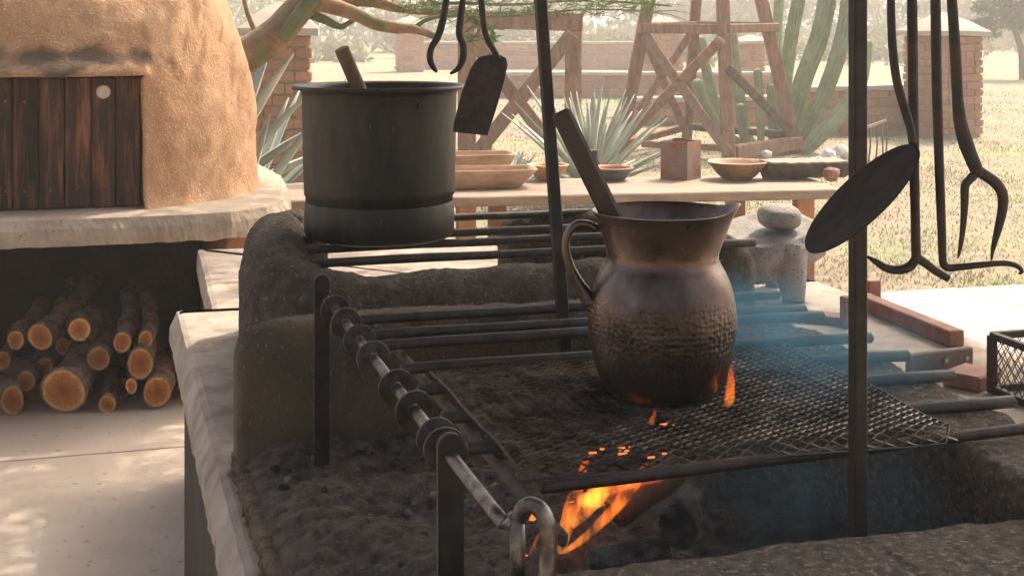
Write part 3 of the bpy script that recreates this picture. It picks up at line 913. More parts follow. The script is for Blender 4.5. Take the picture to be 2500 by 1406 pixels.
Y1 = 3.55
tg = thing('tongs', 'black iron tongs with inward curved tips hanging above the pot', 'tongs', at(1095, 100, Y1))
rod('arm', tg, [(1098, -40), (1090, 0), (1080, 55), (1068, 92), (1053, 118), (1050, 145), (1058, 165), (1067, 177)], Y1, [8, 8, 9, 9, 8, 8, 7, 3], hook=True)
rod('arm', tg, [(1132, -40), (1130, 0), (1124, 50), (1122, 85), (1131, 110), (1131, 140), (1120, 166), (1099, 181)], Y1 + 0.02, [8, 8, 9, 9, 9, 9, 7, 3])
rod('rivet', tg, [(1098, -40), (1132, -40)], Y1 + 0.01, 9, sub=1)
Y2 = 3.32
spt = thing('spatula', 'black iron spatula with wide tilted blade hanging beside the pot', 'spatula', at(1180, 330, Y2))
rod('handle', spt, [(1172, -40), (1175, 0), (1181, 60), (1190, 95), (1206, 125), (1215, 145)], Y2, [8, 8, 8, 8, 8, 9], hook=True)
o_ = rodp([(1162, 148), (1172, 139), (1195, 134), (1222, 135), (1236, 143), (1239, 160), (1232, 195), (1212, 265), (1190, 331), (1150, 327), (1106, 322), (1108, 300), (1128, 225), (1148, 170)], Y2 + 0.01)
v_, f_ = prism(o_, (0.12, 1, 0.05), 0.004)
mesh('blade', v_, f_, M_iron, spt)

Y3 = 1.555
ho = thing('double_hook', 'black iron rod ending in an upturned double hook', 'hook', at(2235, 660, Y3))
rod('rod', ho, [(2226, -40), (2227, 0), (2229, 200), (2231, 350), (2234, 500), (2236, 600), (2238, 640)], Y3, [13, 13, 13, 13, 12, 12, 13], hook=True)
rod('prong', ho, [(2238, 628), (2222, 650), (2195, 659), (2165, 655), (2140, 640), (2117, 626)], Y3, [12, 12, 11, 10, 8, 3])
rod('prong', ho, [(2236, 628), (2256, 640), (2285, 662), (2316, 680)], Y3, [12, 11, 10, 9])
Y4 = 1.53
sk = thing('skimmer', 'round black iron skimmer seen edge-on, hanging over the front post', 'skimmer', at(2105, 600, Y4))
rod('handle', sk, [(2175, -40), (2175, 0), (2178, 100), (2188, 190), (2205, 255), (2222, 310), (2228, 350)], Y4, [10, 10, 11, 11, 11, 11, 10], hook=True)
dc = at(2104, 484, Y4)
maj = (at(2232, 362, Y4) - at(1972, 606, Y4)).normalized()
Rd = (at(2234, 352, Y4) - at(1970, 610, Y4)).length / 2
vw = dc - Vector((0, 0, EYE)); vw.normalize()
perp = maj.cross(vw).normalized()
tl = math.asin(0.30)
mino = (perp * math.sin(tl) + vw * math.cos(tl)).normalized()
nn = maj.cross(mino).normalized()
vs, fs = [], []
n = 56
rings = [(0.0, -0.10), (0.5, -0.075), (0.85, -0.022), (0.97, 0.0), (1.0, 0.004), (1.0, 0.022), (0.97, 0.02), (0.85, -0.002), (0.5, -0.055), (0.0, -0.08)]
for (q, h) in rings:
    for k in range(n):
        a = 2 * math.pi * k / n
        vs.append(dc + maj * (Rd * q * math.cos(a)) + mino * (Rd * q * math.sin(a)) + nn * (h * Rd * 0.45))
for q in range(len(rings) - 1):
    for k in range(n):
        fs.append((q * n + k, q * n + (k + 1) % n, (q + 1) * n + (k + 1) % n, (q + 1) * n + k))
mesh('dish', vs, fs, mat('sooty_iron', (0.020, 0.017, 0.014), (0.036, 0.030, 0.024), scale=30, bump=0.3, bscale=70, rough=0.8, metal=0.0, spec=0.15, bdist=0.003), sk, True)
Y5 = 1.50
pk = thing('poker', 'black iron poker bent to a right angle with a curled tip', 'poker', at(2300, 650, Y5))
rod('shaft', pk, [(2282, -40), (2284, 0), (2287, 200), (2293, 400), (2299, 560), (2301, 625), (2303, 642), (2313, 653), (2335, 653), (2390, 647), (2440, 643), (2470, 645), (2487, 652), (2495, 663), (2488, 668)],
    Y5, [13, 13, 13, 12, 11, 10, 10, 10, 9, 8, 7, 6.5, 6, 5, 3], hook=True)
Y6 = 1.455
fk = thing('meat_fork', 'black iron two-pronged fork with bowed prongs, nearest of the hanging tools', 'fork', at(2390, 630, Y6))
rod('shaft', fk, [(2322, -40), (2324, 0), (2332, 120), (2338, 240), (2345, 300), (2360, 355), (2382, 410), (2392, 428)], Y6, [13, 13, 14, 14, 17, 19, 17, 14], hook=True)
rod('prong', fk, [(2388, 418), (2368, 438), (2356, 455), (2355, 490), (2352, 545), (2346, 595), (2339, 630)], Y6, [12, 11, 11, 10, 8, 6, 2])
rod('prong', fk, [(2380, 412), (2400, 425), (2432, 448), (2448, 478), (2446, 520), (2434, 570), (2425, 605), (2420, 636)], Y6, [13, 14, 14, 14, 12, 9, 6, 2])

# ------------------------------------------------------------------ fire: logs, flames, embers
def wood(name, a, b, r0, r1, label, m, cat='log', group=None, n=18, bend=0.0, mcut=None, seed=0, knot=None):
    a, b = Vector(a), Vector(b)
    L_ = 14
    side = (b - a).cross(Vector((0, 0, 1))).normalized()
    pts = []
    for k in range(L_ + 1):
        t = k / L_
        pts.append(a + (b - a) * t + side * bend * math.sin(t * math.pi) + Vector((0, 0, bend * 0.5 * math.sin(t * 5 + seed))))
    rs = []
    for k in range(L_ + 1):
        t = k / L_
        r = r0 + (r1 - r0) * t
        if knot: r *= 1 + knot[1] * math.exp(-((t - knot[0]) / 0.10) ** 2)
        rs.append(r)
    V, Fc = tube(pts, rs, n, cap=False, jitter=0.30, jscale=0.42 / max(r0, 0.01), flat=0.86 + 0.12 * math.sin(seed * 2.3))
    sm = len(Fc)
    rad = [1.0] * len(V)
    mats = [0] * len(Fc)
    for end in (0, 1):
        c = pts[0] if end == 0 else pts[-1]
        base = 0 if end == 0 else L_ * n
        prev = [base + k for k in range(n)]
        for q in (0.9, 0.5):
            st = len(V)
            for k in range(n):
                p = c + (V[base + k] - c) * q
                V.append(p + Vector((0, 0.004 * mn.noise(p * 90), 0))); rad.append(q * 0.95)
            for k in range(n):
                Fc.append((prev[k], prev[(k + 1) % n], st + (k + 1) % n, st + k)); mats.append(1 if q < 0.9 else 0)
            prev = [st + k for k in range(n)]
        V.append(c); rad.append(0.0)
        for k in range(n):
            Fc.append((prev[k], prev[(k + 1) % n], len(V) - 1)); mats.append(1)
    o = mesh(name, V, Fc, m, None, False, mats=[m, mcut or M_cut], fmat=mats)
    at_ = o.data.attributes.new('rad', 'FLOAT', 'POINT')
    at_.data.foreach_set('value', rad)
    for i, p in enumerate(o.data.polygons):
        if i < sm: p.use_smooth = True
    return tag(o, label, cat, group)


wood('fire_log', at(1735, 1150, 1.98), at(1660, 1300, 1.86), 0.030, 0.034, 'charred log with white ash burning under the mesh', M_char, mcut=M_char, bend=0.004, seed=2)
wood('fire_log', at(1660, 1140, 2.06), at(1500, 1262, 2.02), 0.020, 0.024, 'pale split log catching fire beside the charred log', M_stick, mcut=M_char, bend=0.002, seed=3)
wood('fire_log', at(1640, 1345, 1.93), at(1440, 1385, 1.93), 0.022, 0.024, 'blackened log lying at the foot of the flames', M_char, mcut=M_char, bend=0.003, seed=5)


def flame(pts, widths, Y, label, cat='flame', dy=0.0, thick=0.55):
    """a tongue of fire: lens-shaped body following a bent axis"""
    P = smoothpts([at(x, y, Y + dy * i) for i, (x, y) in enumerate(pts)], 6)
    W = lerps([w / 3480.0 * Y for w in widths], 6)
    V, Fc = tube(P, [max(w, 0.0004) for w in W], 12, flat=thick)
    # face the flat side along the pit
    V2 = []
    fr_ = frames(P)
    n = 12
    V2 = []
    for i, p in enumerate(P):
        t = fr_[i][0]
        s = t.cross(Vector((0.15, 1, 0))).normalized(); dpt = s.cross(t).normalized()
        for k in range(n):
            a = 2 * math.pi * k / n
            wv = 1 + 0.25 * mn.noise(Vector((i * 0.4, math.cos(a) * 1.0, Y * 5)))
            V2.append(p + s * (math.cos(a) * W[i] * wv) + dpt * (math.sin(a) * W[i] * thick))
    return tag(mesh('flame', V2, Fc, M_flame, None, True), label, cat, 'flames of the wood fire')


flame([(1366, 1352), (1378, 1300), (1396, 1240), (1408, 1195), (1420, 1150), (1440, 1110)], [7, 19, 20, 17, 12, 3], 1.96, 'tall orange flame rising at the left of the wood fire', dy=0.004)
flame([(1370, 1350), (1420, 1318), (1470, 1272), (1515, 1222), (1548, 1180), (1580, 1130)], [5, 10, 13, 17, 15, 4], 1.98, 'long orange flame leaning right along the pale log')
flame([(1410, 1222), (1455, 1215), (1500, 1192), (1550, 1176), (1600, 1168), (1650, 1150)], [10, 26, 30, 22, 14, 4], 2.03, 'broad orange flame spread below the mesh')
flame([(1395, 1285), (1425, 1245), (1460, 1205), (1500, 1140)], [8, 22, 26, 5], 2.01, 'middle orange flame between the two taller ones')
flame([(1290, 1352), (1302, 1335), (1312, 1310), (1330, 1290)], [2, 5, 4, 1], 1.98, 'little orange flame behind the crank handle')
flame([(1768, 1002), (1780, 975), (1784, 940), (1785, 900), (1788, 885)], [5, 15, 11, 6, 1], 1.985, 'orange flame licking up the right side of the jug')
flame([(1745, 960), (1748, 940), (1745, 915)], [3, 5, 1], 1.94, 'small red flame low on the jug belly', thick=0.4)
flame([(1592, 1052), (1590, 1030), (1597, 1012), (1600, 996)], [5, 8, 5, 1], 1.90, 'small orange flame coming through the mesh before the jug')
flame([(1612, 1048), (1622, 1036), (1640, 1030)], [4, 6, 2], 1.89, 'low orange flame flickering beside the small one before the jug')
em = MB()
for (x, y) in ((1470, 1090), (1515, 1088), (1524, 1094), (1545, 1085), (1447, 1099), (1520, 1101), (1590, 1110), (1622, 1101), (1620, 1030), (1636, 1034)):
    c = on(x, y, 1.0605)
    v_, f_ = boxv(c - Vector((0, 0, 0.003)), S(0.0058 * rng.uniform(0.5, 1.2), 0.001 * rng.uniform(-1, 1)), S(0, 0.0014), (0, 0, 0.001), 0.0005)
    em.add(v_, f_)
for k in range(46):
    u = rng.gauss(0.68, 0.05); v = rng.gauss(1.98, 0.06)
    c = S(u, v, ZS + 0.085 + 0.02 * fr(Vector((u, v, 0)), 5))
    r_ = rng.uniform(0.006, 0.014)
    v_, f_ = rock(c, r_, r_ * 0.8, r_ * 0.6, k + 3, sub=1)
    em.add(v_, f_)
tag(em.build('embers', M_ember), 'glowing orange embers of the wood fire in the pit', 'embers', kind='stuff')
rb_ = MB()
for k in range(14):
    u = rng.uniform(0.33, 0.62); v = rng.uniform(1.55, 2.5)
    r_ = rng.uniform(0.006, 0.014)
    v_, f_ = rock(S(u, v, ZS + 0.05), r_, r_ * rng.uniform(0.6, 1), r_ * 0.6, k + 33, sub=2, rot=rng.uniform(0, 3))
    rb_.add(v_, f_)
for k in range(120):
    u = min(max(rng.gauss(0.62, 0.18), 0.29), 1.04); v = rng.uniform(1.52, 2.58)
    r_ = rng.uniform(0.003, 0.009)
    v_, f_ = rock(S(u, v, ZS + 0.062 + 0.03 * fr(Vector((u, v, 0)), 5, 5) * 0.6), r_ * 1.4, r_, r_ * 0.8, k * 1.3 + 90, sub=1, amp=0.5, rot=rng.uniform(0, 3))
    rb_.add(v_, f_)
tag(rb_.build('charcoal_rubble', M_char, None, False), 'grey charcoal rubble strewn at the left of the pit floor', 'charcoal', kind='stuff')

# ------------------------------------------------------------------ metate and mano on the slab's far corner
mc = S(1.93, 3.86, ZS)
met = thing('metate', 'grey volcanic grinding stone on conical legs at the slab corner', 'grinding stone', mc)
mbm = bmesh.new()
bmesh.ops.create_grid(mbm, x_segments=22, y_segments=26, size=0.5)
tv = []
ax = S(1, 0.10).normalized(); ay = S(-0.10, 1).normalized()
pc = at(1880, 578, 4.36)
vs, fs = [], []
n1, n2 = 18, 22
for side in (0, 1):
    for j in range(n2 + 1):
        for i in range(n1 + 1):
            a = (i / n1 - 0.5); b = (j / n2 - 0.5)
            x = a * 0.265 * (1 - 0.15 * (abs(2 * b) ** 4)); y = b * 0.30 * (1 - 0.12 * (abs(2 * a) ** 4))
            z = (0.03 - 0.012 * (1 - (2 * b) ** 2) * (1 - (2 * a) ** 2) if side == 0 else -0.05 - 0.02 * (0.5 - a)) + 0.03 * b + 0.05 * a
            p = pc + ax * x + ay * y + Vector((0, 0, z))
            p += Vector((0, 0, 0.003 * fr(p, 14, 3)))
            vs.append(p)
W_ = n1 + 1; Q = W_ * (n2 + 1)
for side in (0, 1):
    for j in range(n2):
        for i in range(n1):
            k = side * Q + j * W_ + i
            fs.append((k, k + 1, k + W_ + 1, k + W_))
for i in range(n1):
    fs.append((i, i + 1, Q + i + 1, Q + i)); k = n2 * W_ + i; fs.append((k, k + 1, Q + k + 1, Q + k))
for j in range(n2):
    k = j * W_; fs.append((k, k + W_, Q + k + W_, Q + k)); k = j * W_ + n1; fs.append((k, k + W_, Q + k + W_, Q + k))
mesh('grinding_slab', vs, fs, M_stone, met, True)
for (top, foot, rt) in ((at(1926, 625, 4.26), on(1938, 738, ZS), 0.078), (at(1812, 640, 4.29), on(1808, 735, ZS), 0.06), (at(1880, 600, 4.46), Vector((0.82, 4.46, ZS)), 0.06)):
    top = top + Vector((0, 0, 0.03))
    P = [foot, foot + (top - foot) * 0.12, foot + (top - foot) * 0.5, top]
    v_, f_ = tube(resample(P, 0.02), [rt * (0.42 + 0.58 * (k / 12)) for k in range(len(resample(P, 0.02)))], 16, jitter=0.12, jscale=12)
    mesh('leg', v_, f_, M_stone, met, True)
mno = pc + Vector((0.022, -0.03, 0.066))
v_, f_ = rock(mno, 0.064, 0.085, 0.042, 8.2, sub=4, amp=0.03, rot=0.3)
v_ = [mno + Vector((math.copysign(abs(q.x / 0.072) ** 0.72, q.x) * 0.066, q.y, math.copysign(abs(q.z / 0.046) ** 0.7, q.z) * 0.040)) for q in [p - mno for p in v_]]
tag(mesh('hand_stone', v_, f_, M_stone, None, True), 'rounded grey hand stone lying on the grinding stone', 'stone')

# ------------------------------------------------------------------ red timber trestle lying along the slab's right edge
rw = thing('wooden_trestle', 'low reddish wooden trestle of squared timber at the slab edge', 'trestle', on(2200, 800, ZS))
e1 = on(2336, 848, ZS) + Vector((0, 0, 0.022)); e0 = on(2096, 748, ZS) + Vector((0, 0, 0.022))
dd = (e1 - e0).normalized()
v_, f_ = beam(e0 - dd * 0.02, e1, 0.045, 0.042, bevel=0.003)
mesh('rail', v_, f_, M_redwood, rw)
pz = on(2137, 752, ZS)
v_, f_ = beam(pz + Vector((0.0, 0.045, 0)), pz + Vector((0.0, 0.045, 0.075)), 0.042, 0.042, up=S(0, 1), bevel=0.003)
mesh('peg', v_, f_, M_redwood, rw)
pz = on(2066, 800, ZS)
v_, f_ = beam(pz, pz + Vector((0, 0, 0.085)), 0.026, 0.03, up=S(0, 1), bevel=0.003)
mesh('peg', v_, f_, M_redwood, rw)
v_, f_ = beam(on(2074, 792, ZS) + Vector((0, 0, 0.012)), on(1900, 775, ZS) + Vector((0, 0, 0.012)), 0.07, 0.022, bevel=0.003)
mesh('cross_rail', v_, f_, M_redwood, rw)
bd = thing('bolted_board', 'short dark board with two steel bolts lying behind the side rim', 'board', on(2300, 930, ZS))
b0_ = on(2215, 925, ZS) + Vector((0, 0, 0.03)); b1_ = on(2370, 905, ZS) + Vector((0, 0, 0.03))
v_, f_ = beam(b0_, b1_, 0.02, 0.056, bevel=0.003)
mesh('board', v_, f_, M_board, bd)
bn = (b1_ - b0_).normalized().cross(Vector((0, 0, 1))).normalized()
if bn.y > 0: bn = -bn
for q, h in ((0.55, 0.006), (0.88, 0.006), (0.9, -0.016)):
    c = b0_ + (b1_ - b0_) * q + bn * 0.012 + Vector((0, 0, h))
    v_, f_ = tube([c, c + bn * 0.003], 0.006, 10)
    mesh('bolt', v_, f_, M_steel, bd)
v_, f_ = beam(on(2345, 952, ZS) + Vector((0, 0, 0.018)), on(2400, 930, ZS) + Vector((0, 0, 0.018)), 0.09, 0.036, bevel=0.004)
tag(mesh('wood_offcut', v_, f_, M_redwood), 'small red wood offcut next to the bolted board', 'wood block')

# ------------------------------------------------------------------ black crate with diamond wire sides
cc = on(2422, 960, ZS)
cr = thing('wire_crate', 'black steel crate with diamond wire sides at the slab edge', 'crate', cc)
cu, cv, ch = 0.30, 0.26, 0.128
U_ = S(1, 0); V_ = S(0, 1)
def cpt(a, b, z): return cc + U_ * a + V_ * (b - cv) + Vector((0, 0, z + 0.002))
fcorn = [(0, 0), (cu, 0), (cu, cv), (0, cv)]
for (a, b) in fcorn:
    v_, f_ = beam(cpt(a, b, 0), cpt(a, b, ch), 0.018, 0.018, up=V_, bevel=0.0015); mesh('corner_post', v_, f_, M_iron, cr)
for z in (0.009, ch):
    for i in range(4):
        a, b = fcorn[i], fcorn[(i + 1) % 4]
        v_, f_ = beam(cpt(*a, z), cpt(*b, z), 0.016, 0.016, bevel=0.0015); mesh('frame_rail', v_, f_, M_iron, cr)
for i in range(4):
    a, b = Vector(fcorn[i]), Vector(fcorn[(i + 1) % 4])
    Lr = (b - a).length
    wmb = MB()
    st = 0.024
    k = -int(ch / st) - 1
    while k * st < Lr:
        for sgn in (1, -1):
            s0 = k * st
            pts = []
            for q in range(9):
                z = ch * q / 8
                s = s0 + (ch * q / 8 if sgn > 0 else ch - ch * q / 8) * 0.75
                if 0 <= s <= Lr: pts.append((s, z))
            if len(pts) > 1:
                P = [cpt(*(a + (b - a) * (s / Lr)), z) + Vector((0, 0, 0)) for s, z in pts]
                v_, f_ = tube(P, 0.0014, 4, cap=False); wmb.add(v_, f_)
        k += 1
    tag(wmb.build('wire_side', M_iron, cr), kind='stuff')

# ================================================================== OVEN
UC, VC, RO = -0.20, 6.90, 0.90
ZO = 0.807
oven = thing('bread_oven', 'large domed adobe bread oven on a concrete shelf', 'oven', S(UC, VC, 0))
v_, f_ = rough_slab([(-2.3, 5.90), (0.25, 5.87), (0.50, 5.90), (0.66, 6.02), (0.76, 6.25), (0.82, 6.6), (0.86, 7.2), (0.80, 7.9), (-2.3, 7.9)], 0.695, ZO, amp=0.010, bul=0.012, step=0.015, edge=0.018)
mesh('shelf', v_, f_, M_plaster, oven)
v_, f_ = boxv(S(0.57, 6.9, 0.345), S(0.075, 0), S(0, 0.88), (0, 0, 0.348), 0.01); mesh('base_wall', v_, f_, M_brick, oven)
v_, f_ = boxv(S(-2.1, 6.9, 0.345), S(0.10, 0), S(0, 0.88), (0, 0, 0.348), 0.01); mesh('base_wall', v_, f_, M_brick, oven)
v_, f_ = boxv(S(-0.75, 7.70, 0.345), S(1.24, 0), S(0, 0.08), (0, 0, 0.348), 0.01); mesh('base_wall', v_, f_, M_base, oven)  # back wall coloured dark to deepen the shade inside the wood store
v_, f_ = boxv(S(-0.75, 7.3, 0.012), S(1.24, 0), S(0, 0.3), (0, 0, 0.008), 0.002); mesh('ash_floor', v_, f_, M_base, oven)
# dome
phi_d = (-0.412, 0.406)
phis = [-math.pi + 2 * math.pi * k / 60 for k in range(61)]
phis = [p for p in phis if p < -0.8 or p > 1.75]
fine = []
p = phi_d[0]
st = (phi_d[1] - phi_d[0]) / 40
k0 = -19
while phi_d[0] + st * k0 < 1.75:
    fine.append(phi_d[0] + st * k0); k0 += 1
phis = [p for p in phis if p < fine[0] - 0.03 or p > fine[-1] + 0.03]
phis = sorted(phis + fine)
phis = [p for p in phis if p < math.pi - 1e-6]
DZ0, DZ1 = ZO + 0.0, 1.357
zs = [DZ0 + (DZ1 - DZ0) * k / 26 for k in range(27)] + [DZ1 + 0.02 + 0.022 * k for k in range(24)]
ztop = zs[-1]
zs += [ztop + (2.10 - ztop) * (1 - (1 - k / 8) ** 1.6) for k in range(1, 8)]
nphi = len(phis)
vid = {}
V, Fc = [], []
inside_d = lambda ph: phi_d[0] - 1e-6 < ph < phi_d[1] + 1e-6
for j, z in enumerate(zs):
    h = z - ZO
    Rz = RO * math.sqrt(max(0.0, 1 - (h / 1.30) ** 3.0))
    Rz += 0.03 * math.exp(-h / 0.04)
    for i, ph in enumerate(phis):
        r_ = Rz
        lip = 0.0
        if -0.52 < ph < 0.47:
            edge = min(1, (ph + 0.52) / 0.1, (0.47 - ph) / 0.08)
            if z >= DZ1 - 1e-6: lip = 0.072 * edge * math.exp(-((z - DZ1 - 0.012) / 0.035) ** 2)
        q0 = Vector((math.sin(ph) * r_, -math.cos(ph) * r_, z))
        nz_ = 0.018 * fr(q0, 2.2, 4) + 0.006 * fr(q0, 14, 3)
        if z > DZ1 and abs(ph) < 0.6: nz_ += 0.012 * fr(q0, 9, 3)
        if j == 0: nz_ *= 0.5
        r_ += nz_ + lip
        V.append(S(UC + math.sin(ph) * r_, VC - math.cos(ph) * r_, z))
for j in range(len(zs) - 1):
    for i in range(nphi):
        i2 = (i + 1) % nphi
        if j < 26 and inside_d(phis[i]) and inside_d(phis[i2]) and i2 > i:
            continue
        Fc.append((j * nphi + i, j * nphi + i2, (j + 1) * nphi + i2, (j + 1) * nphi + i))
V.append(S(UC, VC, 2.10))
for i in range(nphi):
    Fc.append(((len(zs) - 1) * nphi + i, (len(zs) - 1) * nphi + (i + 1) % nphi, len(V) - 1))
il = min(i for i in range(nphi) if inside_d(phis[i])); ir = max(i for i in range(nphi) if inside_d(phis[i]))
loop = [j * nphi + ir for j in range(27)] + [26 * nphi + i for i in range(ir - 1, il - 1, -1)] + [j * nphi + il for j in range(25, -1, -1)]
def deeper(p, vv):
    u = p.x * CA + p.y * SA
    return S(u, vv, p.z)
prev = loop
for vv, inset in ((6.12, 0.0), (6.25, 0.0)):
    st_ = len(V)
    for k in loop:
        V.append(deeper(V[k], vv) + Vector((0.004 * mn.noise(V[k] * 20), 0, 0)))
    new = [st_ + k for k in range(len(loop))]
    for a in range(len(loop) - 1):
        Fc.append((prev[a], prev[a + 1], new[a + 1], new[a]))
    prev = new
mesh('dome', V, Fc, M_adobe, oven, True)

door = thing('oven_door', 'dark wooden plank door with pale round knob closing the oven mouth', 'door', S(-0.2, 6.15, ZO))
ue = 0.150
pw = [0.100, 0.098, 0.104, 0.102, 0.102, 0.098, 0.10]
VD = 6.15
for i, w in enumerate(pw):
    u0 = ue - w; uc = ue - w / 2
    dvv = rng.uniform(-0.004, 0.004)
    v_, f_ = boxv(S(uc, VD + dvv, ZO + 0.004 + 0.268), S(w / 2 - 0.0022, 0), S(0, 0.014), (0, 0, 0.268 + rng.uniform(-0.003, 0.002)), 0.004)
    plk = mesh('plank', v_, f_, M_plank, door)
    for z in (1.252, 0.885) + ((1.05,) if i == 0 else ()):
        for ddx in ((0,) if i != 5 else (-0.02, 0.02)):
            c = S(uc + ddx + rng.uniform(-0.006, 0.006), VD + dvv - 0.014, z + rng.uniform(-0.006, 0.006))
            v_, f_ = tube([c, c - S(0, 0.003), c - S(0, 0.006)], [0.0085, 0.0075, 0.004], 10)
            mesh('nail', v_, f_, M_nail, plk, True)
    ue = u0
kc = S(0.0, VD - 0.012, 1.288)
v_, f_ = tube([kc, kc - S(0, 0.010), kc - S(0, 0.022), kc - S(0, 0.030), kc - S(0, 0.033)], [0.020, 0.022, 0.029, 0.027, 0.018], 24)
mesh('knob', v_, f_, M_knob, door, True)

# ------------------------------------------------------------------ firewood under the oven shelf
fw = [  # px, py, r, Y, length, tilt(du, dz), words
    (38, 830, 28, 5.84, .7, (0.10, .02), 'round log in the upper row under the oven, second from the left edge', None),
    (97, 828, 33, 5.80, .8, (0.25, .10), 'thick round log with pale sapwood ring in the upper row', None),
    (6, 886, 25, 5.80, .7, (0, 0), 'round log cut by the left edge of the picture', None),
    (195, 806, 31, 5.80, .7, (-0.12, -.06), 'topmost log lying tilted over the forked one', None),
    (298, 829, 26, 5.86, .7, (0.05, .06), 'log in the upper row, left of the pair near the hearth', None),
    (356, 824, 27, 5.87, .7, (0.03, .05), 'log in the upper row, right of the pair near the hearth', None),
    (244, 873, 28, 5.82, .7, (0, 0.02), 'bright round log in the middle of the firewood pile', None),
    (343, 888, 36, 5.80, .7, (0.02, 0), 'oval log with split heart at the right of the middle row', None),
    (64, 936, 29, 5.82, .7, (0.05, 0), 'dull round log low at the left of the pile', None),
    (155, 958, 52, 5.74, .55, (0.22, .28), 'largest log of the firewood pile, knotted and standing out in front', (0.0, 0.15)),
    (321, 938, 18, 5.78, .5, (-0.05, .05), 'thin split stick end in the lower right of the pile', None),
    (262, 985, 26, 5.76, .6, (0.02, 0.06), 'small pointed log on the floor in the middle of the pile', None),
    (385, 952, 42, 5.80, .7, (0.0, 0), 'thick dull log at the right end beside the hearth base', None),
    (32, 1000, 33, 5.72, .55, (-.3, 0.0), 'gnarled log lying on the floor at the left', (0.1, 0.3)),
    (110, 900, 24, 5.98, .6, (0, 0), 'shaded log set back behind the largest log', None),
    (200, 910, 24, 6.02, .6, (0, 0), 'shaded log set back under the bright round log', None),
    (300, 980, 24, 5.98, .6, (0, 0), 'shaded log set back on the floor at the right', None),
    (206, 985, 22, 5.98, .6, (0, 0), 'shaded log set back on the floor beside the largest log', None),
    (85, 990, 26, 5.98, .6, (0, 0), 'shaded log set back on the floor at the left', None),
    (152, 845, 24, 6.06, .6, (0, .0), 'shaded log set back between the upper logs', None),
    (150, 772, 14, 6.15, .5, (0.05, .12), 'thin stick leaning at the top of the pile, left one', None),
    (318, 785, 16, 6.15, .5, (0.02, .12), 'thin stick leaning at the top of the pile, right one', None),
]
for k, (x, y, r_, Y, ln, (du_, dz_), lab, knot) in enumerate(fw):
    a = at(x, y, Y)
    r3 = r_ / 3480.0 * Y
    a.z = max(a.z, r3 * 1.02)
    b = a + S(0, 1) * ln + S(1, 0) * du_ * ln + Vector((0, 0, dz_ * ln))
    wood('firewood_log', a, b, r3, r3 * rng.uniform(0.75, 1.0), lab, M_bark, 'log', 'firewood stacked under the oven', bend=0.02, seed=k, knot=knot)

# ================================================================== TABLE AND WHAT STANDS ON IT
ta = Vector((math.cos(R(9.2)), math.sin(R(9.2)), 0)); tb = Vector((-ta.y, ta.x, 0))
TL0 = Vector((-1.42, 8.10, 0))
def T(a, b, z): return TL0 + ta * a + tb * b + Vector((0, 0, z))
ZT = 0.55
table = thing('bench_table', 'long low table with pale top and orange wooden legs behind the hearth', 'table', T(1.7, 0.4, 0))
v_, f_ = boxv(T(1.745, 0.42, ZT - 0.03), ta * 1.745, tb * 0.42, (0, 0, 0.03), 0.008)
mesh('top', v_, f_, M_table, table)
for a, a2 in ((1.18, 1.46), (3.26, 3.03)):
    for b in (0.10, 0.72):
        v_, f_ = boxv(T(a if b < 0.4 else a2, b, (ZT - 0.062) / 2 - 0.02), ta * 0.055, tb * 0.05, (0, 0, (ZT - 0.062) / 2 + 0.02), 0.006)
        mesh('leg', v_, f_, M_leg, table)
for b in (0.06, 0.78):
    pass


def ont(px, py):
    """spot on the table top"""
    return on(px, py, ZT)


def bowl(name, c, r, h, foot, label, m, mi=None, n=40, wob=0.004, th=0.012, cat='bowl'):
    root = thing(name, label, cat, c)
    pr = [(0, 0.0), (foot, 0.0)]
    for k in range(1, 9):
        t = k / 8
        pr.append((foot + (r - foot) * (t ** 0.75), h * t))
    v_, f_ = lathe(c, pr, n, wob=wob, wfreq=6); mesh('body', v_, f_, m, root, True)
    pi = [(r, h), (r - th * 0.5, h + 0.003), (r - th, h)]
    for k in range(7, 0, -1):
        t = k / 8
        pi.append((max(0.01, foot + (r - foot) * (t ** 0.75) - th), h * t + th * 0.4))
    pi.append((0, th))
    v_, f_ = lathe(c, pi, n, wob=wob, wfreq=6); mesh('lining', v_, f_, mi or m, root, True)
    return root


def trough(name, c, la, lb, h, label, m):
    root = thing(name, label, 'trough', c)
    rings = [(0.72, 0.70, 0.0), (0.80, 0.8, 0.10), (0.96, 0.96, 0.80), (1.0, 1.0, 0.97), (0.99, 0.985, 1.0), (0.955, 0.93, 1.0), (0.93, 0.90, 0.85), (0.70, 0.66, 0.22)]
    vs, fs = [], []
    n = 40
    for (qa, qb, qh) in rings:
        for k in range(n):
            an = 2 * math.pi * k / n
            ca, sa = math.cos(an), math.sin(an)
            e = 0.38
            x = math.copysign(abs(ca) ** e, ca); y = math.copysign(abs(sa) ** e, sa)
            p = c + ta * (x * la / 2 * qa) + tb * (y * lb / 2 * qb) + Vector((0, 0, h * qh))
            vs.append(p + Vector((0, 0, 0.003 * mn.noise(p * 9))))
    for q in range(len(rings) - 1):
        for k in range(n):
            fs.append((q * n + k, q * n + (k + 1) % n, (q + 1) * n + (k + 1) % n, (q + 1) * n + k))
    fs.append(tuple(range(n))); fs.append(tuple((len(rings) - 1) * n + k for k in range(n)))
    mesh('bowl_body', vs, fs, m, root, True)
    return root


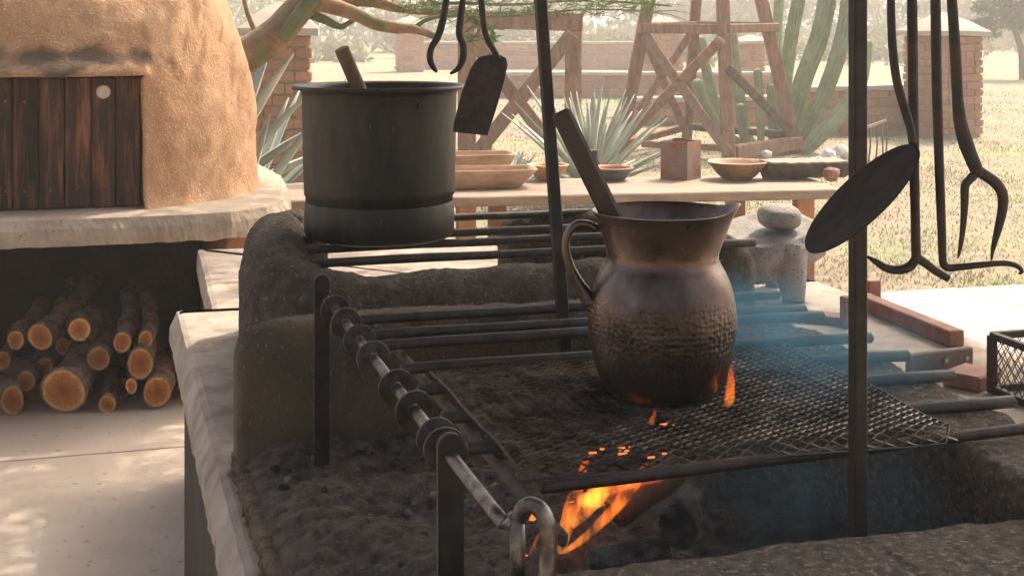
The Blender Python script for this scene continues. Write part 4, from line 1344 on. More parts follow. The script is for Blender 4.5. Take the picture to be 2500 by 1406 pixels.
c = ont(1120, 458); trough('wooden_trough', c, 0.96, 0.34, 0.118, 'carved wooden trough at the table front, nearest beside the pot', M_batea)
c = ont(1120, 432); trough('wooden_trough', c, 0.74, 0.34, 0.155, 'carved wooden trough standing behind the nearer trough', M_batea)
bowl('clay_bowl', ont(1338, 440), 0.135, 0.10, 0.06, 'orange clay bowl between the trough and the leaning rack post', M_bowlo)
bowl('enamel_bowl', ont(1492, 440), 0.145, 0.082, 0.08, 'dark blue enamel bowl with red inside on the table', M_bowlt, M_red)
bowl('gourd_bowl', ont(1800, 438), 0.195, 0.115, 0.085, 'wide brown gourd bowl right of the rusty tin', M_bowlg, M_batea)
# little dark jug behind the enamel bowl
jc = ont(1452, 424)
lj = thing('small_jug', 'little dark jug standing behind the enamel bowl', 'jug', jc)
v_, f_ = lathe(jc, [(0, 0), (0.03, 0.0), (0.04, 0.03), (0.042, 0.06), (0.03, 0.10), (0.020, 0.12), (0.022, 0.15), (0.026, 0.155), (0.020, 0.152), (0.016, 0.12)], 20)
mesh('body', v_, f_, M_iron, lj, True)
# square tin
tcn = ont(1662, 436)
tin = thing('square_tin', 'square rusty tin can standing on the table', 'tin', tcn)
ra = R(-34)
tx = Vector((math.cos(ra), math.sin(ra), 0)); ty = Vector((-tx.y, tx.x, 0))
hw, hh = 0.098, 0.245
tvs, tfs = [], []
for (q, z) in ((0.97, 0.0), (1.0, 0.006), (0.985, 0.012), (0.985, hh - 0.02), (1.01, hh - 0.012), (1.01, hh), (0.96, hh), (0.95, 0.01)):
    for k in range(4):
        for t in range(5):
            a = ((-1, -1), (1, -1), (1, 1), (-1, 1))[k]; b = ((1, -1), (1, 1), (-1, 1), (-1, -1))[k]
            x = a[0] + (b[0] - a[0]) * t / 5; y = a[1] + (b[1] - a[1]) * t / 5
            dent = 0.03 * mn.noise(Vector((x, y, z * 6))) if 0.02 < z < hh - 0.03 else 0
            tvs.append(tcn + tx * (x * hw * (q + dent)) + ty * (y * hw * (q + dent)) + Vector((0, 0, z)))
for q in range(7):
    for k in range(20):
        tfs.append((q * 20 + k, q * 20 + (k + 1) % 20, (q + 1) * 20 + (k + 1) % 20, (q + 1) * 20 + k))
tfs.append(tuple(range(20))); tfs.append(tuple(140 + k for k in range(20)))
mesh('can', tvs, tfs, M_tin, tin)
hpz = [tcn + tx * (-0.06) + Vector((0, 0, hh)), tcn + tx * (-0.04) + Vector((0, 0, hh + 0.012)), tcn + tx * 0.04 + Vector((0, 0, hh + 0.012)), tcn + tx * 0.06 + Vector((0, 0, hh))]
v_, f_ = tube(smoothpts(hpz, 4), 0.004, 6); mesh('handle', v_, f_, M_iron, tin, True)
# bark-covered slab of wood
bc = ont(1962, 436)
bs = thing('bark_slab', 'half log with dark bark lying at the right end of the table', 'wood slab', bc)
vs, fs = [], []
n = 20; K = 26
for k in range(K + 1):
    t = k / K * 2 - 1
    for q in range(n):
        an = math.pi * q / (n - 1)
        ww = 0.17 * (1 - 0.35 * max(0, -t) ** 2) * (1 + 0.12 * mn.noise(Vector((t * 3, 0, 1))))
        p = bc + ta * (t * 0.27) + tb * (math.cos(an) * ww * 0.8) + Vector((0, 0, 0.105 - math.sin(an) * 0.10 + 0.02 * t * 0))
        p += Vector((0, 0, 0.008 * fr(p, 18, 3)))
        p.z = max(p.z, ZT + 0.002)
        vs.append(p)
for k in range(K):
    for q in range(n - 1):
        fs.append((k * n + q, k * n + q + 1, (k + 1) * n + q + 1, (k + 1) * n + q))
fs.append(tuple(range(n))); fs.append(tuple(K * n + q for q in range(n)))
mesh('bark', vs, fs, mat('dark_bark', (0.035, 0.028, 0.022), (0.10, 0.075, 0.055), scale=20, bump=1.0, bscale=40, bdist=0.02, rough=0.95), bs)
tv_ = [vs[k * n] + Vector((0, 0, 0.002)) for k in range(K + 1)] + [vs[k * n + n - 1] + Vector((0, 0, 0.002)) for k in range(K + 1)]
tf_ = [(k, k + 1, K + 2 + k, K + 1 + k) for k in range(K)]
tv2 = tv_ + [p + Vector((0, 0, 0.012)) for p in tv_]
m2 = 2 * (K + 1)
tf2 = tf_ + [tuple(i + m2 for i in f) for f in tf_]
for k in range(K):
    tf2.append((k, k + 1, m2 + k + 1, m2 + k)); tf2.append((K + 1 + k, K + 2 + k, m2 + K + 2 + k, m2 + K + 1 + k))
tf2.append((0, K + 1, m2 + K + 1, m2)); tf2.append((K, 2 * K + 1, m2 + 2 * K + 1, m2 + K))
mesh('cut_face', tv2, tf2, M_table, bs)
v_, f_ = rock(ont(2030, 443) + Vector((0, 0, 0.05)), 0.055, 0.05, 0.05, 5.5, sub=2, amp=0.25)
tag(mesh('red_stone', v_, f_, M_redwood), 'reddish lump resting against the bark-covered half log', 'stone')

# ================================================================== TIMBER FRAMES
def stick(name, root, p0, p1, w, h=None, m=None, up=(0, 0, 1)):
    v_, f_ = beam(p0, p1, w, h or w, up=up, bevel=0.01)
    return mesh(name, v_, f_, m or M_timber, root)


YF = 15.0
tf = thing('braced_stand', 'dark timber frame with crossed braces standing in the yard', 'timber stand', at(1268, 410, YF))
k = YF / 3480.0
def A1(x, y, d=0.0): return at(x, y, YF + d)
stick('post', tf, Vector((A1(1140, 60).x, YF, -0.05)), A1(1140, 55), 44 * k, m=M_timber, up=(0, 1, 0))
stick('post', tf, Vector((A1(1398, 60).x, YF, -0.05)), A1(1400, 62), 40 * k, m=M_timber, up=(0, 1, 0))
stick('post', tf, Vector((A1(1185, 60).x, YF + 0.9, -0.05)), A1(1178, 62, 0.9), 30 * k, m=M_timber, up=(0, 1, 0))
stick('top_beam', tf, A1(1118, 47), A1(1422, 55), 50 * k, 44 * k, m=M_timber)
stick('brace', tf, A1(1398, 82, -0.18), A1(1150, 392, -0.18), 34 * k, 24 * k, up=(0, 1, 0))
stick('brace', tf, A1(1150, 92, -0.06), A1(1378, 400, -0.06), 34 * k, 20 * k, up=(0, 1, 0))

YT = 16.4
tw = thing('timber_tower', 'splayed timber tower base with crossed braces before the cacti', 'timber tower', at(1730, 380, YT))
def A2(x, y, Y): return at(x, y, Y)
kk = YT / 3480.0
fl = (A2(1779, 392, 16.0), A2(1762, -60, 16.3)); rl = (A2(1944, 372, 17.0), A2(1845, -60, 16.9)); ll = (A2(1512, 372, 17.2), A2(1596, -60, 17.0)); bl = (A2(1676, 348, 18.2), A2(1704, -60, 17.6))
for (a, b), w in ((fl, 30), (rl, 30), (ll, 32), (bl, 26)):
    stick('leg', tw, a, b, w * kk, m=M_timber, up=(0, 1, 0))
stick('ring_beam', tw, A2(1562, 70, 16.95), A2(1772, 72, 16.15), 22 * kk, 24 * kk)
stick('ring_beam', tw, A2(1772, 70, 16.15), A2(1895, 68, 16.9), 22 * kk, 22 * kk)
stick('ring_beam', tw, A2(1562, 66, 16.95), A2(1698, 62, 17.6), 18 * kk, 20 * kk)
stick('ring_beam', tw, A2(1698, 62, 17.6), A2(1895, 64, 16.9), 18 * kk, 20 * kk)
stick('brace', tw, A2(1575, 88, 16.82), A2(1782, 378, 15.9), 24 * kk, 16 * kk, up=(0, 1, 0))
stick('brace', tw, A2(1762, 96, 16.05), A2(1512, 350, 17.05), 24 * kk, 16 * kk, up=(0, 1, 0))
stick('brace', tw, A2(1778, 168, 16.0), A2(1928, 318, 16.8), 22 * kk, 16 * kk, up=(0, 1, 0), m=M_timberd)
stick('brace', tw, A2(1585, 120, 17.0), A2(1672, 318, 17.9), 20 * kk, 14 * kk, up=(0, 1, 0))
stick('brace', tw, A2(1684, 86, 17.6), A2(1560, 270, 17.1), 20 * kk, 14 * kk, up=(0, 1, 0))
stick('sill_beam', tw, A2(1790, 372, 16.1), A2(1950, 348, 17.0), 30 * kk, 32 * kk)
stick('sill_beam', tw, A2(1685, 310, 18.1), A2(1930, 330, 17.1), 20 * kk, 18 * kk, m=M_timberd)
stick('sill_beam', tw, A2(1525, 350, 17.3), A2(1690, 306, 18.2), 20 * kk, 18 * kk)
stick('sill_beam', tw, A2(1570, 352, 17.0), A2(1778, 362, 16.1), 18 * kk, 16 * kk)

# ================================================================== PILLARS AND LOW WALLS OF ADOBE BRICK
BR = []
for k in range(5):
    bm = bmesh.new()
    bmesh.ops.create_cube(bm, size=1)
    bmesh.ops.bevel(bm, geom=list(bm.edges), offset=0.07, segments=1, affect='EDGES', profile=0.6)
    for v in bm.verts:
        v.co += Vector((mn.noise(v.co * 3 + Vector((k * 7, 0, 0))), mn.noise(v.co * 3 + Vector((0, k * 7, 3))), mn.noise(v.co * 3 + Vector((5, 0, k * 7))))) * 0.05
    me = bpy.data.meshes.new('brick'); bm.to_mesh(me); bm.free(); me.materials.append(M_brick)
    BR.append(me)


def brick(parent, c, lx, ly, lz, rot):
    o = bpy.data.objects.new('brick', BR[rng.randrange(5)])
    col.objects.link(o); o.parent = parent
    o.location = Vector(c) - BASE[parent.name]
    o.rotation_euler = (0, 0, rot + rng.uniform(-0.02, 0.02))
    o.scale = (lx, ly, lz)
    return o


def pillar(c, w, h, rot, courses, label, caph=0.25):
    c = Vector((c[0], c[1], 0))
    root = thing('brick_pillar', label, 'pillar', c)
    X = Vector((math.cos(rot), math.sin(rot), 0)); Yv = Vector((-X.y, X.x, 0))
    v_, f_ = boxv(c + Vector((0, 0, h / 2 - 0.03)), X * (w / 2 - 0.035), Yv * (w / 2 - 0.035), (0, 0, h / 2 + 0.03)); mesh('mortar_core', v_, f_, M_mortar, root)
    bh = h / courses
    for j in range(courses):
        z = (j + 0.5) * bh
        alt = j % 2
        for s in range(4):
            an = rot + s * math.pi / 2
            d = Vector((math.cos(an), math.sin(an), 0)); t = Vector((-d.y, d.x, 0))
            # two bricks a side, running round the corner
            l1 = w * (0.60 if (alt + s) % 2 else 0.40); l2 = w - l1
            depth = 0.16
            off = -w / 2
            for ln in (l1, l2):
                m_ = off + ln / 2
                a0_, a1_ = off, off + ln
                if s in (1, 3):
                    a0_ = max(a0_, -w / 2 + depth); a1_ = min(a1_, w / 2 - depth)
                if a1_ - a0_ > 0.05:
                    cc_ = c + d * (w / 2 - depth / 2 + rng.uniform(-0.012, 0.014)) + t * ((a0_ + a1_) / 2) + Vector((0, 0, z))
                    brick(root, cc_, depth, (a1_ - a0_) * 0.96, bh * 0.84, an)
                off += ln
    # pyramid cap
    ov = w / 2 + 0.07
    vs = []
    for (q, z) in ((1.0, h + 0.0), (1.0, h + 0.07), (0.55, h + 0.07 + caph * 0.55), (0.08, h + 0.07 + caph)):
        for (a, b) in ((-1, -1), (0, -1.02), (1, -1), (1.02, 0), (1, 1), (0, 1.02), (-1, 1), (-1.02, 0)):
            p = c + X * (a * ov * q) + Yv * (b * ov * q) + Vector((0, 0, z))
            vs.append(p + Vector((0, 0, 0.02 * mn.noise(p * 4))))
    fs = [(r_ * 8 + k, r_ * 8 + (k + 1) % 8, r_ * 8 + 8 + (k + 1) % 8, r_ * 8 + 8 + k) for r_ in range(3) for k in range(8)]
    fs += [tuple(range(8)), tuple(24 + k for k in range(8))]
    mesh('cap', vs, fs, M_cap, root)
    return root


def low_wall(p0, p1, h, th, bh, bl, label, cap=True):
    p0 = Vector((p0[0], p0[1], 0)); p1 = Vector((p1[0], p1[1], 0))
    c = (p0 + p1) / 2
    root = thing('brick_wall', label, 'wall', c)
    d = (p1 - p0); Ln = d.length; d.normalize(); nrm = Vector((-d.y, d.x, 0))
    rot = math.atan2(d.y, d.x)
    v_, f_ = boxv(c + Vector((0, 0, h / 2 - 0.05)), d * (Ln / 2 - 0.02), nrm * (th / 2 - 0.03), (0, 0, h / 2 + 0.03)); mesh('mortar_core', v_, f_, M_mortar, root)
    if bh:
        nc = max(1, round(h / bh)); bh2 = h / nc
        for j in range(nc):
            s = 0.0 if j % 2 else -bl / 2
            while s < Ln - 0.05:
                a0_ = max(0, s); a1_ = min(Ln, s + bl)
                if a1_ - a0_ > 0.06:
                    brick(root, p0 + d * ((a0_ + a1_) / 2) + Vector((0, 0, (j + 0.5) * bh2)) + nrm * rng.uniform(-0.012, 0.012), (a1_ - a0_) * 0.95, th, bh2 * 0.86, rot)
                s += bl
    if cap:
        v_, f_ = rough_slab([(0, -th / 2 - 0.04), (Ln, -th / 2 - 0.04), (Ln, th / 2 + 0.04), (0, th / 2 + 0.04)], h, h + 0.07, amp=0.012, step=0.25, bul=0.0,
                            xf=lambda a, b, z: p0 + d * a + nrm * b + Vector((0, 0, z)))
        mesh('coping', v_, f_, M_cap, root)
    return root


c = at(2318, 335, 19.2)
pillar((c.x, c.y + 0.3), 0.76, 1.33, R(24), 13, 'adobe brick pillar with pyramid cap behind the hanging tools')
c = at(672, 440, 13.3)
pillar((c.x, c.y + 0.2), 0.60, 1.42, R(8), 13, 'adobe brick pillar behind the agave beside the oven')
c = at(1618, 200, 33)
pillar((c.x, c.y), 0.75, 1.30, R(15), 10, 'distant adobe pillar with pale cap behind the timber tower')
c = at(1000, 160, 42)
pillar((c.x, c.y), 0.8, 1.30, R(10), 9, 'distant adobe pillar above the rim of the tall pot')
c = at(1832, 215, 31)
pillar((c.x, c.y), 0.5, 1.0, R(10), 8, 'slim distant adobe pillar between the cactus stems', caph=0.12)

p0, p1 = at(1935, 345, 19.3), at(2285, 338, 20.2)
low_wall(p0, p1, 0.58, 0.32, 0.115, 0.42, 'low adobe brick wall running up to the capped pillar')
p0, p1 = at(1545, 320, 21.0), at(1965, 318, 21.5)
low_wall(p0, p1, 0.34, 0.30, 0.115, 0.42, 'low adobe wall behind the feet of the timber tower')
p0, p1 = at(1200, 236, 28.5), at(1900, 240, 28.5)
low_wall(p0, p1, 0.42, 0.30, 0.14, 0.5, 'long low adobe wall crossing the middle of the yard')
p0, p1 = at(1010, 165, 44), at(1600, 165, 44)
low_wall(p0, p1, 0.75, 0.35, 0.19, 0.7, 'far adobe wall with pale coping at the back of the yard')

# white rocks near the tower, thin wire rack
for k, (x, y, r_) in enumerate(((2022, 388, 20), (2052, 382, 22), (2078, 378, 16), (1998, 396, 12), (1818, 350, 16), (1846, 372, 12), (1872, 384, 14), (2040, 398, 14))):
    c = on(x, y, 0.0)
    rr = r_ / 3480.0 * c.y
    v_, f_ = rock(c + Vector((0, 0, rr * 0.5)), rr, rr * 0.9, rr * 0.8, k * 2.3 + 1, sub=2, amp=0.35)
    tag(mesh('rock', v_, f_, M_white), ('pale rock left of the biggest one at the cactus foot', 'biggest pale rock right of the cactus foot', 'pale rock just left of the front post',
        'small pale rock nearest the bark-covered half log', 'pale rock between the tower legs, leftmost', 'small pale rock behind the gourd bowl', 'pale rock under the tower sill beam',
        'pale rock in front of the biggest one')[k], 'rock', 'pale rocks beside the timber tower')
wr = thing('wire_stand', 'thin rusty wire stand on the dry grass by the front post', 'wire stand', on(2135, 400, 0))
YW = 15.6
for (x0, y0, x1, y1) in ((2108, 300, 2104, 405), (2125, 312, 2120, 395), (2140, 306, 2138, 385), (2150, 300, 2156, 380), (2164, 280, 2162, 392)):
    p0 = at(x0, y0, YW); p1 = at(x1, y1, YW); p1.z = -0.03
    v_, f_ = tube([p0, (p0 + p1) / 2 + Vector((0.01, 0, 0)), p1], 0.010, 6); mesh('rod', v_, f_, M_timberd, wr, True)
v_, f_ = beam(at(2100, 318, YW), at(2164, 294, YW), 0.03, 0.03); mesh('cross_bar', v_, f_, M_cap, wr)

# ================================================================== AGAVES
def leaf_geo(base, d, L_, w, droop=0.15, seed=0):
    d = Vector(d).normalized()
    side = d.cross(Vector((0, 0, 1)))
    side = side.normalized() if side.length > 1e-3 else Vector((1, 0, 0))
    up = side.cross(d).normalized()
    vs, fs = [], []
    K = 9
    for k in range(K + 1):
        t = k / K
        ww = w * (0.55 + 0.9 * t - 1.45 * t ** 2.2) if t < 1 else 0.004
        ww = max(ww, 0.004)
        c = base + d * (L_ * t) - up * (droop * L_ * t * t) + side * (0.05 * L_ * math.sin(seed * 5) * t * t)
        th = 0.028 * (1 - t) + 0.004
        vs += [c - side * ww + up * ww * 0.45, c - side * ww * 0.45 + up * ww * 0.05, c + side * ww * 0.45 + up * ww * 0.05, c + side * ww + up * ww * 0.45,
               c + side * ww * 0.5 - up * th, c - side * ww * 0.5 - up * th]
    for k in range(K):
        for q in range(6):
            fs.append((k * 6 + q, k * 6 + (q + 1) % 6, k * 6 + 6 + (q + 1) % 6, k * 6 + 6 + q))
    fs.append(tuple(range(6))); fs.append(tuple(K * 6 + q for q in range(6)))
    return vs, fs


def agave(c, n, L0, L1, w, label, el=(10, 82), seed=1, extra=()):
    r2 = random.Random(seed)
    c = Vector(c)
    root = thing('agave', label, 'agave', c)
    for k in range(n):
        t = k / n
        az = k * 2.39996 + r2.uniform(-0.2, 0.2)
        e = R(el[0] + (el[1] - el[0]) * t ** 0.85 + r2.uniform(-5, 5))
        L_ = (L0 + (L1 - L0) * math.sin(t * math.pi * 0.9 + 0.25)) * r2.uniform(0.9, 1.1)
        d = Vector((math.cos(az) * math.cos(e), math.sin(az) * math.cos(e), math.sin(e)))
        v_, f_ = leaf_geo(c + Vector((d.x * 0.06, d.y * 0.06, 0.05 + 0.12 * t)), d, L_, w * r2.uniform(0.85, 1.15), droop=0.10 * (1 - t), seed=k)
        mesh('leaf', v_, f_, M_agave, root, True)
    for (b, tip, w_) in extra:
        d = Vector(tip) - Vector(b)
        v_, f_ = leaf_geo(Vector(b), d, d.length, w_, droop=0.03, seed=3)
        mesh('leaf', v_, f_, M_agave, root, True)
    return root


YA = 9.6
ab = [((590, 330), (712, 128), 42), ((592, 400), (760, 215), 44), ((600, 425), (775, 300), 38), ((604, 462), (790, 362), 38), ((610, 478), (780, 442), 32), ((590, 300), (650, 130), 28)]
agave(at(540, 440, YA) * Vector((1, 1, 0)) if False else Vector((at(560, 440, YA).x, YA, 0.0)), 22, 0.8, 1.25, 0.075, 'blue-grey agave squeezed between the oven and the brick pillar', el=(15, 80), seed=4,
      extra=[(at(*b, YA + 0.02 * i), at(*t_, YA + 0.05 * i), w_ / 3480 * YA) for i, (b, t_, w_) in enumerate(ab)])
agave((at(1440, 400, 12.6).x, 12.6, 0.0), 60, 0.62, 0.94, 0.040, 'large grey-green agave with upright leaves behind the table', el=(16, 88), seed=9)
agave((at(1238, 400, 12.0).x, 12.0, 0.0), 18, 0.30, 0.46, 0.035, 'smaller spreading agave behind the wooden troughs', el=(12, 70), seed=12)

# ================================================================== CACTUS
cact = thing('column_cactus', 'clump of tall ribbed green column cacti behind the timber tower', 'cactus', at(1930, 375, 17.4))
stems = [
    ([(1940, 385), (1952, 335), (2000, 255), (2040, 155), (2066, 50), (2078, -60)], 20, 17.2),
    ([(1955, 390), (1975, 358), (2025, 305), (2072, 250), (2100, 190), (2110, 110)], 20, 17.0),
    ([(1925, 385), (1932, 315), (1962, 195), (1998, 100), (2018, 10), (2026, -60)], 23, 17.4),
    ([(1905, 385), (1912, 290), (1920, 180), (1935, 75), (1950, 0), (1956, -60)], 17, 17.9),
    ([(1888, 380), (1892, 250), (1896, 120), (1902, 0), (1905, -60)], 12, 18.3),
    ([(1850, 385), (1822, 330), (1804, 230), (1792, 150), (1786, 85)], 15, 17.8),
    ([(1840, 385), (1775, 335), (1742, 240), (1722, 160), (1710, 98)], 13, 18.0),
    ([(1850, 390), (1790, 345), (1738, 290), (1712, 240), (1702, 205)], 15, 17.6),
    ([(1858, 385), (1857, 300), (1854, 230), (1851, 190), (1850, 176)], 11, 17.2),
    ([(1885, 390), (1888, 320), (1886, 260), (1884, 215)], 13, 17.5),
    ([(1870, 390), (1828, 355), (1812, 310), (1808, 262)], 12, 17.3),
]
for pts, r_, Y in stems:
    P = [at(x, y, Y) for x, y in pts]
    P[0].z = -0.03
    P = smoothpts(P, 7)
    rr = r_ / 3480.0 * Y
    n = len(P)
    rs = [rr * (0.72 + 0.28 * min(1, k / (n * 0.3))) for k in range(n)]
    tipd = (P[-1] - P[-2]).normalized()
    P += [P[-1] + tipd * rr * 0.5, P[-1] + tipd * rr * 0.8]; rs += [rr * 0.8, rr * 0.3]
    v_, f_ = tube(P, rs, 26, ribs=1, jitter=0.03, jscale=6)
    mesh('stem', v_, f_, M_cactus, cact, False)

# ================================================================== TREES
def leaf_cloud(name, centers, n, size, m, parent=None, seed=1, elong=1.6):
    r2 = random.Random(seed)
    vs, fs = [], []
    for k in range(n):
        c, rad = centers[r2.randrange(len(centers))]
        while True:
            q = Vector((r2.uniform(-1, 1), r2.uniform(-1, 1), r2.uniform(-1, 1)))
            if q.length < 1: break
        q = q * (0.55 + 0.45 * q.length)
        p = Vector(c) + Vector((q.x * rad[0], q.y * rad[1], q.z * rad[2]))
        a = Vector((r2.gauss(0, 1), r2.gauss(0, 1), r2.gauss(0, 1))).normalized(); b = a.orthogonal().normalized()
        b = (b * math.cos(k) + a.cross(b) * math.sin(k)).normalized()
        s = size * r2.uniform(0.6, 1.4)
        i = len(vs)
        vs += [p - a * s * elong, p - b * s * 0.5, p + a * s * elong, p + b * s * 0.5]
        fs.append((i, i + 1, i + 2, i + 3))
    return mesh(name, vs, fs, m, parent)


# mesquite whose limbs cross the top of the picture
YM = 9.4
mq = thing('mesquite_tree', 'mesquite with thick bent limb and green twigs rising behind the oven', 'tree', Vector((-2.45, 9.6, 0)))
tp = [Vector((-2.45, 9.6, -0.05)), Vector((-2.35, 9.55, 0.6)), at(520, 165, YM), at(600, 132, YM), at(668, 88, YM), at(715, 40, YM), at(765, -20, YM), at(830, -120, YM), at(900, -330, YM - .1), at(960, -560, YM - .2)]
v_, f_ = tube(smoothpts(tp, 5), lerps([0.17, 0.15, 0.125, 0.115, 0.112, 0.10, 0.095, 0.09, 0.075, 0.06], 5), 16, jitter=0.18, jscale=5)
mesh('trunk', v_, f_, M_trunk, mq, True)
limbs = [
    ([(690, 100), (712, 62), (745, 20), (775, -20), (800, -70)], [0.035, 0.045, 0.05, 0.05, 0.04], YM - 0.16, M_twig),
    ([(745, 10), (800, 12), (860, 32), (910, 55), (960, 68), (1010, 72), (1062, 90)], [0.06, 0.055, 0.05, 0.045, 0.04, 0.03, 0.022], YM - 0.05, M_trunk),
    ([(760, -10), (830, 6), (900, 4), (980, 22), (1060, 30), (1180, 28)], [0.05, 0.045, 0.038, 0.03, 0.022, 0.012], YM + 0.15, M_trunk),
    ([(740, 30), (790, 48), (830, 66), (850, 58), (880, 40)], [0.035, 0.03, 0.022, 0.02, 0.012], YM + 0.1, M_twig),
    ([(1010, 72), (1040, 50), (1090, 40), (1180, 42), (1300, 36), (1420, 24), (1560, 26)], [0.02, 0.014, 0.012, 0.010, 0.009, 0.008, 0.005], YM, M_twig),
    ([(960, 20), (1100, 8), (1250, 12), (1400, 2), (1560, 8), (1640, 16)], [0.014, 0.012, 0.010, 0.009, 0.008, 0.005], YM + 0.2, M_twig),
    ([(640, 118), (615, 60), (598, 10), (590, -60)], [0.02, 0.018, 0.016, 0.012], YM + 0.3, M_trunk),
    ([(830, -120), (1000, -200), (1250, -260), (1500, -330), (1750, -420)], [0.07, 0.06, 0.05, 0.04, 0.03], YM - 0.4, M_trunk),
    ([(900, -330), (800, -520), (760, -720)], [0.06, 0.05, 0.03], YM - 0.6, M_trunk),
]
for pts, rs, Y, m in limbs:
    v_, f_ = tube(smoothpts([at(x, y, Y) for x, y in pts], 5), lerps(rs, 5), 8, jitter=0.15, jscale=6)
    mesh('limb', v_, f_, m, mq, True)
r2 = random.Random(5)
tw_ = MB()
for k in range(130):
    x = r2.uniform(1040, 1620); y = r2.uniform(-10, 42) - (x - 1040) * 0.015; Y = YM + r2.uniform(-0.2, 0.3)
    a = at(x, y, Y)
    an = r2.uniform(-0.6, 2.6)
    L_ = r2.uniform(0.05, 0.22)
    b = a + Vector((math.cos(an) * L_ * 1.2, r2.uniform(-0.08, 0.08), -abs(math.sin(an)) * L_ * 0.7 + 0.02))
    mid = (a + b) / 2 + Vector((0, 0, 0.015))
    v_, f_ = tube([a, mid, b], [0.0038, 0.003, 0.0015], 4, cap=False); tw_.add(v_, f_)
tag(tw_.build('twigs', M_twig, mq), kind='stuff')
cl = []
for k in range(44):
    t = r2.random()
    u = r2.uniform(-0.6, 3.2); v = r2.uniform(5.9, 8.6); z = r2.uniform(2.7, 4.3)
    p = S(u, v, z)
    cl.append((p, (0.5, 0.5, 0.28)))
leaf_cloud('crown', cl, 8500, 0.034, M_leaf, mq, seed=8)
cl2 = [(at(1160, 45, YM), (0.06, 0.08, 0.05)), (at(1185, 70, YM), (0.09, 0.08, 0.07)), (at(1150, 90, YM), (0.06, 0.08, 0.05)), (at(1200, 95, YM), (0.04, 0.05, 0.05))]
leaf_cloud('leaf_tuft', cl2, 90, 0.022, M_leaf, mq, seed=3, elong=2.6)
cl3 = [(at(r2.uniform(1000, 1640), r2.uniform(-25, 40), YM + r2.uniform(-0.2, 0.3)), (0.10, 0.08, 0.025)) for _ in range(40)] + [(at(r2.uniform(760, 1010), r2.uniform(-20, 25), YM + 0.1), (0.09, 0.08, 0.03)) for _ in range(12)]
leaf_cloud('leaf_tuft', cl3, 900, 0.012, M_leaf, mq, seed=31, elong=2.4)

# tree in the far right corner
Yr = 37.0
bt = thing('shade_tree', 'leafy green tree in the far right corner of the yard', 'tree', Vector((at(2500, 200, Yr).x, Yr, 0)))
v_, f_ = tube(smoothpts([Vector((at(2497, 200, Yr).x, Yr, -0.1)), at(2494, 130, Yr), at(2482, 85, Yr), at(2470, 40, Yr), at(2460, -40, Yr)], 4), lerps([0.11, 0.09, 0.08, 0.06, 0.04], 4), 8)
mesh('trunk', v_, f_, M_timberd, bt, True)
v_, f_ = tube(smoothpts([at(2494, 140, Yr), at(2515, 90, Yr), at(2545, 20, Yr)], 4), lerps([0.08, 0.06, 0.04], 4), 8)
mesh('limb', v_, f_, M_timberd, bt, True)
cl = [(at(2440 + r2.uniform(-55, 180), r2.uniform(-170, 78), Yr + r2.uniform(-1.2, 1.2)), (0.42, 0.5, 0.28)) for _ in range(46)]
leaf_cloud('crown', cl, 7500, 0.065, M_leaf, bt, seed=21)

# far wood closing the view
r3 = random.Random(77)
cl = []
for k in range(240):
    x = r3.uniform(-42, 46); Y = r3.uniform(62, 92)
    hgt = 2.2 + 3.2 * abs(mn.noise(Vector((x * 0.09, Y * 0.05, 1)))) + r3.uniform(0, 1.5)
    for z in (0.5, hgt * 0.5, hgt):
        cl.append((Vector((x + r3.uniform(-0.8, 0.8), Y, z)), (1.5, 1.2, 0.9)))
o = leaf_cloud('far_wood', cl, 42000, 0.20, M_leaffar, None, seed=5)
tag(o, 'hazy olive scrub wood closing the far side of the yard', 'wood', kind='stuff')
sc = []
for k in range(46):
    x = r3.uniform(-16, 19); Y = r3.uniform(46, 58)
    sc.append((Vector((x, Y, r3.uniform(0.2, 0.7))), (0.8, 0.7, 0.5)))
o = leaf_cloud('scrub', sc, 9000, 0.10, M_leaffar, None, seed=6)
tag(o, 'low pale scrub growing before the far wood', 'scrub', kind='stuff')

# ================================================================== GRASS
gvs, gfs = [], []
k = 0
while k < 80000:
    Y = 7.2 + 24 * r3.random() ** 1.7
    x = r3.uniform(-0.44, 0.44) * Y
    vv = -x * SA + Y * CA
    if vv < 7.40: 
        k += 0.2; continue
    d = fr(Vector((x, Y, 0)), 0.6, 3)
    if r3.random() > 0.65 + d * 0.8: 
        k += 0.3; continue
    s = r3.uniform(0.010, 0.032) * (1 + max(0, d))
    z = -0.035 + (0.05 * mn.noise(Vector((x * 0.25, Y * 0.25, 0))) if vv > 8.2 else 0)
    a = r3.uniform(0, 6.28)
    lx, ly = r3.gauss(0, 0.6) * s, r3.gauss(0, 0.6) * s
    w = 0.0022 + 0.00025 * Y
    i = len(gvs)
    gvs += [Vector((x - math.cos(a) * w, Y - math.sin(a) * w, z)), Vector((x + math.cos(a) * w, Y + math.sin(a) * w, z)), Vector((x + lx, Y + ly, z + s))]
    gfs.append((i, i + 1, i + 2))
    k += 1
tag(mesh('grass', gvs, gfs, M_grass), 'short dry grass with green patches covering the yard', 'grass', kind='stuff')

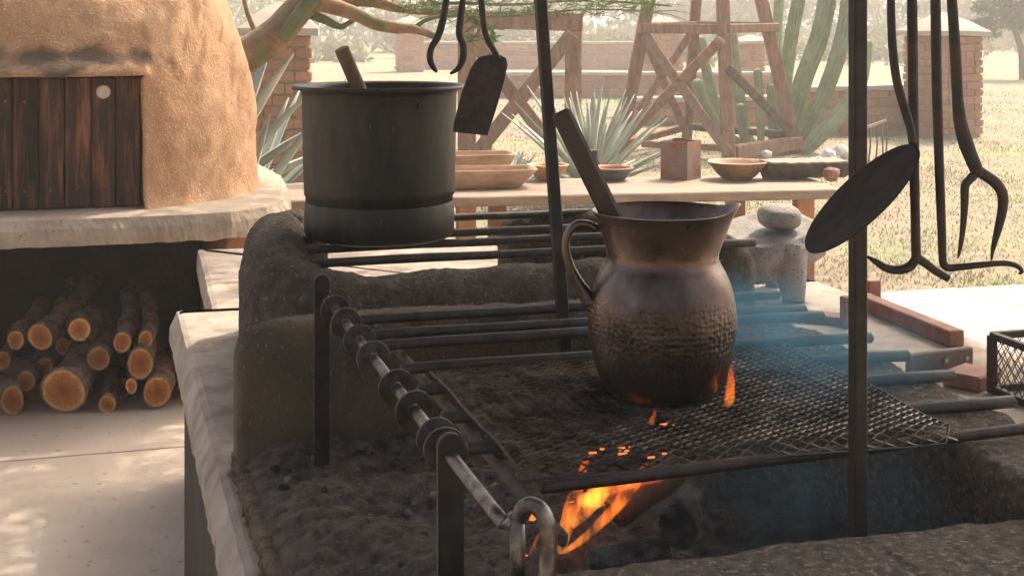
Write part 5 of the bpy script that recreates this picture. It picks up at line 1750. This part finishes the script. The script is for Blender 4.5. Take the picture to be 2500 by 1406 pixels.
# ================================================================== SMOKE over the right of the grate
def smoke(name, c, rad, dens, colr, label, nscale):
    bm = bmesh.new(); bmesh.ops.create_icosphere(bm, subdivisions=4, radius=1)
    V = []
    for v in bm.verts:
        q = v.co * (1 + 0.18 * mn.noise(v.co * 1.6 + Vector(c) * 3))
        V.append(Vector(c) + S(q.x * rad[0], q.y * rad[1]) + Vector((0, 0, q.z * rad[2])))
    bm.verts.index_update(); Fc = [tuple(v.index for v in f.verts) for f in bm.faces]; bm.free()
    m = bpy.data.materials.new(name + '_volume'); m.use_nodes = True
    nt = m.node_tree
    for n in list(nt.nodes): nt.nodes.remove(n)
    N, L = nt.nodes, nt.links
    pv = N.new('ShaderNodeVolumePrincipled'); out = N.new('ShaderNodeOutputMaterial')
    pv.inputs['Color'].default_value = (*colr, 1); pv.inputs['Anisotropy'].default_value = 0.3
    tc = N.new('ShaderNodeTexCoord')
    sub = N.new('ShaderNodeVectorMath'); sub.operation = 'SUBTRACT'; sub.inputs[1].default_value = (0.5, 0.5, 0.5); L.new(tc.outputs['Generated'], sub.inputs[0])
    ln = N.new('ShaderNodeVectorMath'); ln.operation = 'LENGTH'; L.new(sub.outputs[0], ln.inputs[0])
    mr = N.new('ShaderNodeMapRange'); mr.interpolation_type = 'SMOOTHSTEP'
    mr.inputs['From Min'].default_value = 0.5; mr.inputs['From Max'].default_value = 0.05; mr.inputs['To Min'].default_value = 0; mr.inputs['To Max'].default_value = 1
    L.new(ln.outputs['Value'], mr.inputs['Value'])
    nz = N.new('ShaderNodeTexNoise'); nz.inputs['Scale'].default_value = nscale; nz.inputs['Detail'].default_value = 3; L.new(tc.outputs['Object'], nz.inputs['Vector'])
    m2 = N.new('ShaderNodeMapRange'); m2.inputs['From Min'].default_value = 0.38; m2.inputs['From Max'].default_value = 0.68; L.new(nz.outputs['Fac'], m2.inputs['Value'])
    mu = N.new('ShaderNodeMath'); mu.operation = 'MULTIPLY'; L.new(mr.outputs[0], mu.inputs[0]); L.new(m2.outputs[0], mu.inputs[1])
    md = N.new('ShaderNodeMath'); md.operation = 'MULTIPLY'; md.inputs[1].default_value = dens; L.new(mu.outputs[0], md.inputs[0]); L.new(md.outputs[0], pv.inputs['Density'])
    L.new(pv.outputs[0], out.inputs['Volume'])
    return tag(mesh(name, V, Fc, m), label, 'smoke', kind='stuff')


smoke('smoke', S(1.00, 2.10, 1.085), (0.30, 0.50, 0.09), 4.6, (0.19, 0.46, 0.62), 'thin blue smoke drifting over the right of the grate', 6)
smoke('pit_smoke', S(0.95, 1.72, 0.96), (0.32, 0.20, 0.13), 3.6, (0.26, 0.47, 0.58), 'blue smoke hanging in the pit under the mesh', 7)

# ================================================================== HAZE
hv_, hf_ = boxv((0, 285, 4.4), (405, 0, 0), (0, 320, 0), (0, 0, 5.6))
hz = mesh('haze', hv_, hf_, None)
hm = bpy.data.materials.new('haze_volume'); hm.use_nodes = True
nt = hm.node_tree
for n in list(nt.nodes): nt.nodes.remove(n)
pv = nt.nodes.new('ShaderNodeVolumePrincipled'); out = nt.nodes.new('ShaderNodeOutputMaterial')
pv.inputs['Color'].default_value = (0.93, 0.90, 0.84, 1)
pv.inputs['Density'].default_value = 0.0050
pv.inputs['Anisotropy'].default_value = 0.2
nt.links.new(pv.outputs[0], out.inputs['Volume'])
hz.data.materials.clear(); hz.data.materials.append(hm)
tag(hz, 'warm dusty haze filling the air of the yard', 'haze', kind='stuff')
